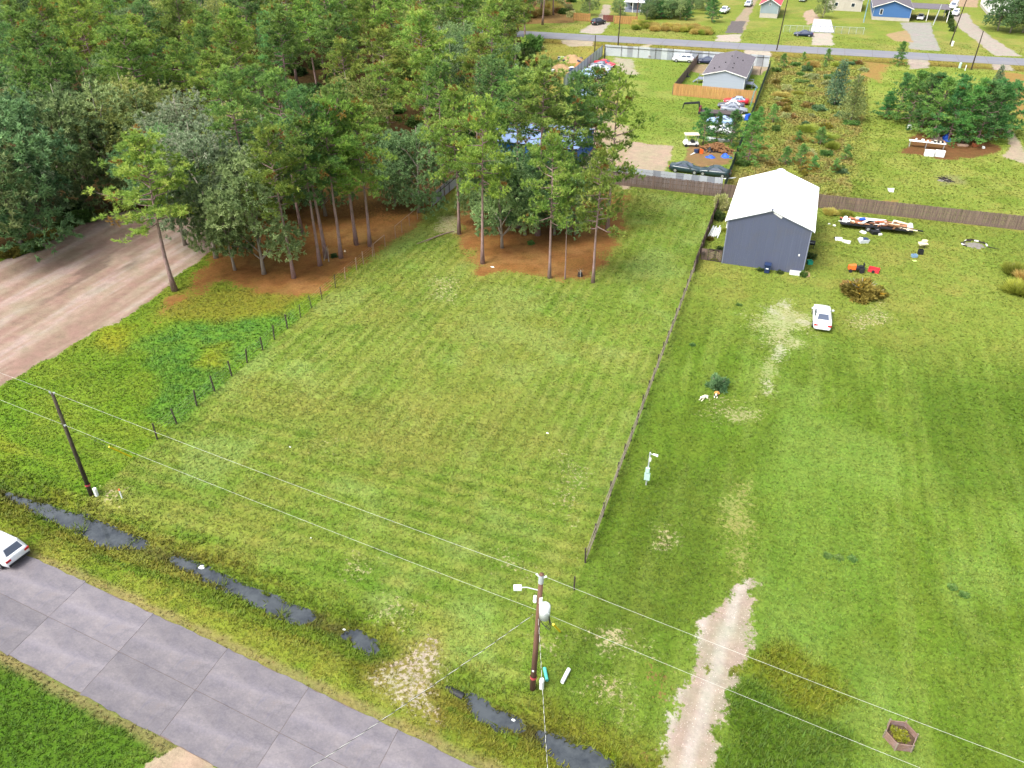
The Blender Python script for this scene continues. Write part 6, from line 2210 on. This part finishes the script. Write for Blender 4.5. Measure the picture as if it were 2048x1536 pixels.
MB().tube([(0, 0, .55), (0, 0, .8), (0, 0, .95)], [.25, .38, .3], 10).build('bowl', DARKM, e)
MB().tube([(0, 0, .95), (0, 0, 1.15)], [.38, .12], 10).build('lid', STEEL, e)
for k in range(3):
    MB().tube([(.15 * math.cos(k * 2.1), .15 * math.sin(k * 2.1), .6), (.34 * math.cos(k * 2.1), .34 * math.sin(k * 2.1), 0)], .03, 5).build('leg', DARKM, e)
# things inside the mobile home's yard
tarp('black bagged heap against the brown slat fence', 1372, 153, .8, .8, 1.2, 33, DARKM, 'black_heap', 'heap')
for (px, py, lb) in ((1385, 122, 'white post on the gravel beside the navy car'), (1520, 150, 'dark gate post beside the mobile home'), (1530, 132, 'dark gate post near the pale metal fence')):
    p = G(px, py)
    tag(MB().tube([p, p + Vector((0, 0, 1.6 if 'dark' in lb else .9))], .08, 6).build('gate_post', WOOD_DARK if 'dark' in lb else WHITE), lb, 'post')
e = thing('chair', 'rusty metal chair frame by the pale metal fence', 'chair', G(1299, 117))
for x in (-.3, .3):
    MB().box((x, 0, .8), (.08, .08, 1.6)).build('leg', PIPE, e)
MB().box((0, 0, 1.6), (.7, .1, .1)).build('backrest', PIPE, e)
MB().box((0, -.2, .6), (.6, .4, .06)).build('seat', PIPE, e)

# ------------------------------------------------------------------ right hand field
p = G(1838, 296)
e = thing('folding_table', 'long white folding table covered with clutter under the small pines', 'table', p, R(-2))
MB().box((1.0, .3, 1.0), (5.4, .9, .06)).build('table_top', PLASTIC_W, e)
for x in (-1.5, .9, 3.5):
    for y in (-.08, .68):
        MB().tube([(x, y, 0), (x + .05, y, .98)], .03, 5).build('leg', STEEL, e)
ce = thing('table_clutter', 'assorted boxes and a dark machine on the folding table', 'clutter', p + Vector((0, 0, 1.03)))
for k in range(14):
    MB().box((tl.uniform(-1.5, 3.4), tl.uniform(.0, .6), .12), (tl.uniform(.15, .5), tl.uniform(.15, .4), tl.uniform(.12, .35)), tl.uniform(0, 3)).build('box', tl.choice([WHITE, DARKM, JUNKBR, NAVY_P, CLOTH]), ce)
tarp('brown and blue sheets over a heap behind the folding table', 1872, 284, 1.5, .9, 1.35, 41, M('brown_sheet', (110, 96, 88), .9, .15), 'brown_sheet', 'sheet')
tarp('blue sheet over a heap under the pine branches behind the table', 1892, 281, .9, .6, 1.4, 42)
for px, py, rz, lb in ((1857, 312, .05, 'white grid fronted freezer lying by the table'), (1878, 313, -.05, 'second white grid fronted freezer beside the first')):
    e = thing('chest_freezer', lb, 'freezer', G(px, py), rz)
    MB().box((0, 0, .43), (1.35, .75, .8)).build('cabinet', PLASTIC_W, e)
    for k in range(5):
        MB().box((-.52 + .26 * k, -.385, .43), (.03, .03, .7)).build('rib', STEEL, e)
    MB().box((0, 0, .87), (1.4, .8, .08)).build('lid', WHITE, e)
scrap('dark tool cabinet behind the table', 1858, 270, [(0, 0, 0, .7, .6, 1.3, .1, DARKM, 'cabinet')], name='tool_cabinet', cat='cabinet')
scrap('white bucket on the pine straw by the small pines', 1819, 258, [(0, 0, 0, .6, .6, .7, .1, PLASTIC_W, 'bucket')], name='white_bucket', cat='bucket')
scrap('rusty scrap lying under the small pines', 1925, 292, [(0, 0, 0, 1.6, .6, .3, .2, PIPE, 'scrap'), (1.8, .3, 0, .8, .6, .5, .5, M('rust_metal', (140, 78, 48), .9, .2), 'scrap'), (3.0, -.2, 0, .4, .3, .3, 0, PLASTIC_W, 'jug')])
scrap('white box left in the field beyond the board fence', 1781, 383, [(0, 0, 0, .8, .5, .4, .05, PLASTIC_W, 'box')], name='white_box', cat='box')
e = thing('brush_pile', 'dark brush pile with grey ash in the field beyond the board fence', 'brush pile', G(1890, 362))
mound(1.2, .7, .3, 61, ASH, 'ash_bed', e, 12, 4)
for k in range(26):
    a = tl.uniform(0, 3.14)
    MB().beam((tl.gauss(0, .4) - math.cos(a) * .7, tl.gauss(0, .25) - math.sin(a) * .4, .1), (tl.gauss(0, .4) + math.cos(a) * .7, tl.gauss(0, .25) + math.sin(a) * .4, tl.uniform(.2, .6)), .05, .05).build('stick', CHAR, e)

# ------------------------------------------------------------------ plants of the overgrown lot and field
tree_px(CEDAR, 1668, 210, 116, 'dark blue green cedar in the overgrown lot', name='cedar_tree', wide=1.1)
tree_px(CEDAR2, 1700, 244, 146, 'greyish cedar standing against the darker one', name='cedar_tree', wide=1.05)
for k, (bx, by, ty, h) in enumerate(((1770, 238, 185, 0), (1792, 240, 150, 1), (1818, 250, 145, 3), (1842, 262, 150, 1), (1866, 276, 158, 3), (1896, 282, 172, 1), (1925, 286, 176, 3), (1952, 288, 168, 1), (1980, 280, 170, 0),
                                 (2000, 268, 165, 1), (1858, 250, 150, 1), (1900, 258, 155, 0), (1940, 262, 160, 3), (1975, 255, 160, 1))):
    tree_px(YOUNG[h], bx, by, ty, 'young dark green pine in the clump shading the folding table', group='pines of the clump in the field', wide=1.15)
for bx, by, ty, pr, lb, nm in ((1797, 131, 84, 3, 'single bushy pine at the verge of the far road by the old driveway', 'pine_tree'), (1655, 122, 98, 2, 'small pointed pine in the overgrown lot near the far road', 'pine_tree'), (1606, 120, 104, 2, 'little pine beside the far road ditch', 'pine_tree'),
                           (1566, 136, 108, 2, 'little pine near the far corner of the screened fence', 'pine_tree'), (1615, 142, 124, 2, 'tiny pine among the brown weeds', 'pine_tree'), (1650, 135, 120, 2, 'tiny pine behind the blue green cedar', 'pine_tree'),
                           (1405, 290, 220, 0, 'slim young pine in front of the flatbed', 'pine_tree'), (1432, 285, 228, 0, 'young pine beside the slim one in the yard', 'pine_tree'), (1462, 292, 222, 1, 'young pine behind the timber heap', 'pine_tree'),
                           (1496, 325, 228, 3, 'bright green bushy pine outside the screened fence', 'pine_tree'), (1515, 262, 215, 3, 'bright young pine against the screened fence', 'pine_tree'), (1545, 245, 210, 2, 'light green young pine among the weeds', 'pine_tree'),
                           (1640, 290, 255, 2, 'small green pine among the brown weeds', 'pine_tree'), (1570, 330, 295, 2, 'small pine behind the workshop roof', 'pine_tree'), (1600, 330, 290, 2, 'small pine near the workshop ridge', 'pine_tree'), (1625, 340, 312, 2, 'short pine beside the workshop', 'pine_tree'),
                           (1668, 345, 318, 2, 'short pine near the corner of the board fence', 'pine_tree'), (1690, 320, 290, 2, 'small pine at the edge of the mown field', 'pine_tree'), (1595, 285, 262, 2, 'small pine in the middle of the weeds', 'pine_tree')):
    tree_px(YOUNG[pr], bx, by, ty, lb, name=nm)
tree_px(CEDAR, 1994, 172, 128, 'small cedar near the far road beside the clump', name='cedar_tree')
wr2 = random.Random(15)
for k in range(84):
    x = wr2.uniform(-7.0, 11.5)
    y = wr2.uniform(111.5, 204)
    if x > 7 + (y - 111) * 0.055 or (-6 < x < 4.2 and y < 104):
        continue
    kd = wr2.choice(['brown', 'olive', 'green', 'straw', 'grass', 'green', 'grass', 'pale', 'olive', 'brown', 'blue'])
    lb = {'brown': 'brown seeding weed clump in the overgrown lot', 'olive': 'olive weed clump with yellow flowers in the overgrown lot', 'green': 'green sapling bush in the overgrown lot', 'straw': 'straw coloured grass clump in the overgrown lot',
          'yellow': 'yellow green weed clump in the overgrown lot', 'grass': 'tall green grass clump in the overgrown lot', 'pale': 'pale flowering bush in the overgrown lot', 'blue': 'bluish green bush in the overgrown lot'}[kd]
    bush(kd, x, y, wr2.uniform(.6, 1.7), wr2.uniform(.45, 1.2), lb, name='weed_clump', cat='weeds', group=lb.replace('clump', 'clumps').replace('bush', 'bushes'))
# understory at the edge of the woods
for k, (px, py, kd, r_, h_, lb) in enumerate(((60, 500, 'green', 1.5, 1.3, 'bright green undergrowth by the dirt clearing edge'), (170, 440, 'green', 1.8, 1.6, 'lush green bush at the far edge of the dirt'), (195, 432, 'olive', 1.3, 1.0, 'olive bush at the far edge of the dirt'),
                                          (130, 452, 'dark', 1.6, 1.2, 'dark bush at the far edge of the dirt'), (20, 510, 'olive', 1.5, 1.1, 'olive undergrowth at the near end of the dirt edge'), (95, 478, 'olive', 1.3, .9, 'low olive bush under the leaning pale oak'),
                                          (668, 514, 'dark', .45, .5, 'small dark shrub at the foot of a straw grove pine'), (1040, 205, 'green', 2.2, 2.6, 'green bush at the end of the woods by the sandy strip'), (1052, 130, 'dark', 3.0, 4.0, 'dark rounded bush at the corner of the woods'),
                                          (1062, 100, 'green', 3.0, 4.0, 'green bush at the corner of the woods by the far road'), (1045, 160, 'green', 2.4, 3.0, 'leafy bush along the edge of the woods'), (1072, 96, 'pale', 1.8, 2.2, 'pale bush at the corner of the woods'), (1030, 180, 'dark', 2.2, 2.6, 'dark bush along the edge of the woods'),
                                          (1050, 420, 'dark', 1.0, .8, 'dark shrub on the straw of the tree island'), (1062, 488, 'green', .5, .5, 'small green shrub on the straw of the tree island'))):
    bush_px(kd, px, py, r_, h_, lb)
# beyond the far road
wr3 = random.Random(23)
for k in range(22):
    px, py = wr3.uniform(1290, 1435), wr3.uniform(14, 46)
    tree_px(HARD[wr3.choice([3, 5, 3])] if k % 3 else YOUNG[1], px, py, py - wr3.uniform(34, 48), 'leafy tree in the thicket beyond the far road', name='thicket_tree', group='trees of the thicket beyond the far road', wide=1.25)
for k in range(44):
    px = wr3.uniform(1268, 1420)
    bush_px('straw' if k % 3 else 'grass', px, 53 + (px - 1268) * .075 + wr3.uniform(-5, 6), 1.1, 1.2, 'tall straw coloured grass clump in front of the thicket', name='grass_clump', cat='grass clump', group='tall grass in front of the thicket')
for k in range(24):
    px = wr3.uniform(1020, 1145)
    bush_px(wr3.choice(['brown', 'straw', 'pale', 'green']), px, wr3.uniform(2, 40), 1.8, 1.7, 'rough weed clump beyond the far road by the woods', name='weed_clump', cat='weeds', group='rough weeds beyond the far road')
for bx, by, ty, pr, lb in ((1178, 32, -12, 3, 'light green tree behind the cedar fence beyond the far road'), (1238, 32, -2, 5, 'rounded dark green tree in front of the porch house'), (1645, 36, -8, 3, 'green tree beside the track behind the chain link gate'),
                         (1995, 62, -25, 5, 'dark oak at the bend of the curved drive'), (2020, 66, -20, 5, 'dark spreading oak next to the bend of the curved drive'), (2045, 66, -15, 3, 'green oak right of the curved drive'), (2060, 58, -30, 5, 'dark oak behind the curved drive'),
                         (1100, -5, -60, 5, 'dark tree far behind the weeds'), (1330, -10, -60, 3, 'tree far behind the thicket'), (1730, -8, -55, 3, 'tree far behind the block house'), (1060, 12, -60, 3, 'tree beyond the far road at the edge of the woods'), (1360, -14, -60, 5, 'dark tree far behind the thicket')):
    tree_px(HARD[pr], bx, by, ty, lb, name='oak_tree', wide=1.15)
for k in range(7):
    bush_px('dark', 1892 + k * 2.2 + wr3.uniform(-1, 1), 18 + k * 7.4, .9, 1.5, 'dark green hedge shrub along the curved drive', group='hedge shrubs along the curved drive')

CHAIN = M('chain_link_mesh', (128, 138, 134), .7, .1, 5)
board_fence('cedar_fence', 'short cedar fence left of the black SUV beyond the far road', G(1147, 41)[:2], G(1180, 43)[:2], 2.0, WOOD_CEDAR)
board_fence('cedar_fence', 'cedar fence in front of the porch house', G(1228, 47)[:2], G(1274, 49)[:2], 2.0, WOOD_CEDAR)
board_fence('drive_gate', 'dark red board gate behind the black SUV', G(1206, 43)[:2], G(1226, 44)[:2], 1.7, M('dark_red_boards', (112, 58, 54), .9, .2), cat='gate')
for a, b, lb in (((1566, 64), (1618, 66), 'chain link fence left of the drive gate beyond the far road'), ((1668, 67), (1726, 69), 'chain link fence right of the drive gate beyond the far road')):
    a, b = G(*a), G(*b)
    d = b - a
    e = thing('chain_link_fence', lb, 'fence', a, math.atan2(d.y, d.x))
    n = 4
    for k in range(n + 1):
        MB().tube([(d.length * k / n, 0, 0), (d.length * k / n, 0, 1.7)], .04, 5).build('post', STEEL, e)
    mb = MB()
    for k in range(int(d.length / .28)):
        x = k * .28
        mb.beam((x, 0, .05), (x + 1.2, 0, 1.6), .012, .018)
        mb.beam((x + 1.2, 0, .05), (x, 0, 1.6), .012, .018)
    mb.build('mesh', CHAIN, e)
    MB().tube([(0, 0, 1.66), (d.length, 0, 1.66)], .03, 5).build('top_rail', STEEL, e)
a, b = G(1619, 65), G(1667, 67)
d = b - a
e = thing('drive_gate', 'grey tubular drive gate between the chain link fences', 'gate', a, math.atan2(d.y, d.x))
for z in (.25, 1.7):
    MB().tube([(0, 0, z), (d.length, 0, z)], .05, 6).build('rail', GREYTRIM, e)
for k in range(6):
    MB().tube([(d.length * k / 5, 0, .1), (d.length * k / 5, 0, 1.75)], .045, 6).build('upright', GREYTRIM, e)
P4 = [tuple(G(*q)[:2]) for q in ((1621, 64), (1668, 66), (1662, 40), (1628, 38))]
kind(MB().slab(P4, 0.0, 0.06).build('concrete_pad', M('pale_concrete', (170, 170, 174), .85, .08, .6)), 'structure')

for bx, by, h, lx, mt, lb in ((1553, 101, 12.5, .6, POLE_DARK, 'tall utility pole between the pale metal fence and the far road'), (1236, 90, 8.6, .1, POLE_DARK, 'thin utility pole at the far corner of the storage yard'), (1189, 109, 4.2, 0, POLE_DARK, 'short dark post outside the pale metal fence'),
                            (1272, 47, 7.5, .2, POLE_RED, 'brown pole at the end of the cedar fence beyond the far road'), (1900, 89, 12.5, 1.0, POLE_DARK, 'tall leaning utility pole by the curved drive with pedestals at its foot'), (1942, 140, 7.9, .1, POLE_DARK, 'short dark utility pole on the near side of the far road'),
                            (1727, 45, 6.5, 0, M('teal_post_paint', (116, 150, 160), .6), 'pale blue grey post left of the blue house'), (1866, 50, 5.2, .8, STEEL, 'leaning pale pole by the carport'), (1209, 120, 2.6, 0, DARKM, 'dark fence brace post near the row of parked cars')):
    p = G(bx, by)
    e = thing('utility_pole', lb, 'pole', p)
    MB().tube([(0, 0, -.1), (lx * .5, 0, h / 2), (lx, 0, h)], [.16, .13, .09], 7).build('shaft', mt, e)
    if h > 8:
        MB().beam((lx - .7, 0, h - .6), (lx + .7, 0, h - .6), .09, .1).build('crossarm', mt, e)
for px, py, mt, lb in ((1904, 92, PLASTIC_W, 'white cable pedestal at the foot of the leaning far pole'), (1919, 136, GREENBOX, 'pale green cable box near the short far pole'), (1930, 141, PLASTIC_W, 'white marker post beside the short far pole')):
    marker(px, py, 1.1, .26 if 'marker' not in lb else .1, mt, 'cable_pedestal', lb, 'pedestal', mt)

# ------------------------------------------------------------------ odds and ends on the near ground
a, b = G(833, 488, .06), G(908, 462, .08)
e = thing('fallen_branch', 'fallen bare branch lying on the grass beside the tree island', 'branch', a)
d = b - a
MB().tube([(0, 0, 0), d * .35 + Vector((0.05, .06, .08)), d * .7 + Vector((0, .02, .1)), d], [.03, .06, .07, .05], 6).build('limb', BARK_PINE, e)
MB().tube([d * .45 + Vector((0, 0, .08)), d * .28 + Vector((.25, -.15, .12)), d * .18 + Vector((.3, -.35, .05))], [.04, .03, .012], 5).build('twig', BARK_PINE, e)
e = thing('log_stump', 'dark cut stump with bare twigs on the straw at the front of the island', 'stump', G(1160, 552))
MB().tube([(0, 0, -.02), (0, 0, .42)], [.30, .26], 9).build('stump_block', CHAR, e)
mb = MB()
for k in range(6):
    a_ = k * 1.05
    mb.tube([(0, 0, .4), (.4 * math.cos(a_), .4 * math.sin(a_), .8)], [.02, .008], 4, False)
mb.build('twigs', BARK_GREY, e)
MB().tube([(.1, -.25, 0), (.12, -.3, .9)], .025, 5).build('stick', STEEL, e)
e = thing('propped_limb', 'dead limb propped against a pine trunk on the straw', 'branch', G(648, 521))
MB().tube([(0, 0, 0), (.5, .35, 1.8)], [.06, .03], 5).build('limb', BARK_GREY, e)
MB().tube([(.7, -.1, 0), (.55, .3, 1.5)], [.05, .03], 5).build('limb', BARK_GREY, e)
for px, py, sx, sy, sz, mt, lb, nm in ((985, 534, .6, .25, .12, PLASTIC_W, 'white plastic scrap on the straw at the rim of the island', 'plastic_scrap'), (690, 503, .28, .28, .28, CLOTH, 'pale ball on the straw between two pines', 'pale_ball'), (404, 1134, .55, .45, .16, PLASTIC_W, 'white plastic bag floating in the ditch', 'plastic_bag'),
                                   (580, 894, .26, .14, .08, PLASTIC_W, 'small white paper scrap in the mown lot', 'paper_scrap'), (1095, 866, .3, .16, .08, PLASTIC_W, 'small pale scrap in the middle of the mown lot', 'paper_scrap'), (688, 1259, .3, .16, .1, PLASTIC_W, 'white bottle at the edge of the ditch water', 'plastic_bottle'),
                                   (622, 1076, .16, .12, .06, PLASTIC_W, 'tiny white litter on the mown strip above the ditch', 'paper_scrap'), (1027, 1440, .3, .2, .08, PLASTIC_W, 'white scrap in the ditch water below the transformer pole', 'plastic_scrap')):
    z = WATER_Z if 'ditch' in lb and 'above' not in lb else 0
    p = G(px, py, z)
    e = thing(nm, lb, 'litter', p)
    mound(sx * .5, sy * .5, sz * .8, px, mt, 'piece', e, 9, 3)
# culvert mouth at the ditch
a = G(927, 1390, -.12)
e = thing('culvert_pipe', 'dark culvert mouth where the ditch goes under the worn crossing', 'culvert', a)
d = (G(880, 1365, -.12) - a).normalized()
mb = MB().tube([(0, 0, -.24), d * 1.2 + Vector((0, 0, -.24))], .24, 12, False)
mb.tube([d * 1.2 + Vector((0, 0, -.24)), (0, 0, -.24)], .21, 12, False)
mb.build('pipe_wall', DARKM, e, True)
# gravel on the driveway and clods on the banks: small stones, real but uncountable
def pebbles():
    r = np.random.default_rng(3)
    n = 9000
    P = np.stack([r.uniform(-9, 6, n), r.uniform(20, 46, n)], 1)
    dv = ground_fields(P[:, 0], P[:, 1])[4]
    P = P[dv > 0.6]
    n = len(P)
    s = r.uniform(.008, .03, n)[:, None]
    base = np.array([(1, 0, 0), (0, 1, 0), (-1, 0, 0), (0, -1, 0), (0, 0, .8)])
    V = np.concatenate([P, relief(P[:, 0], P[:, 1])[:, None]], 1)[:, None, :] + base[None] * s[:, None, :] * r.uniform(.7, 1.3, (n, 5, 1))
    F = np.array([(0, 1, 4), (1, 2, 4), (2, 3, 4), (3, 0, 4)])
    F = (np.arange(n)[:, None, None] * 5 + F[None]).reshape(-1, 3)
    c = np.array(lin((196, 184, 174))) * r.uniform(.55, 1.05, (n, 1))
    o = kind(link('gravel', np_mesh('gravel', V.reshape(-1, 3), F, leaf_mat('gravel_stone', 0, 0, 0), np.repeat(np.clip(c, 0, .85), 5, axis=0))), 'stuff', 'loose pale gravel on the driveway')
    o['category'] = 'gravel'


pebbles()
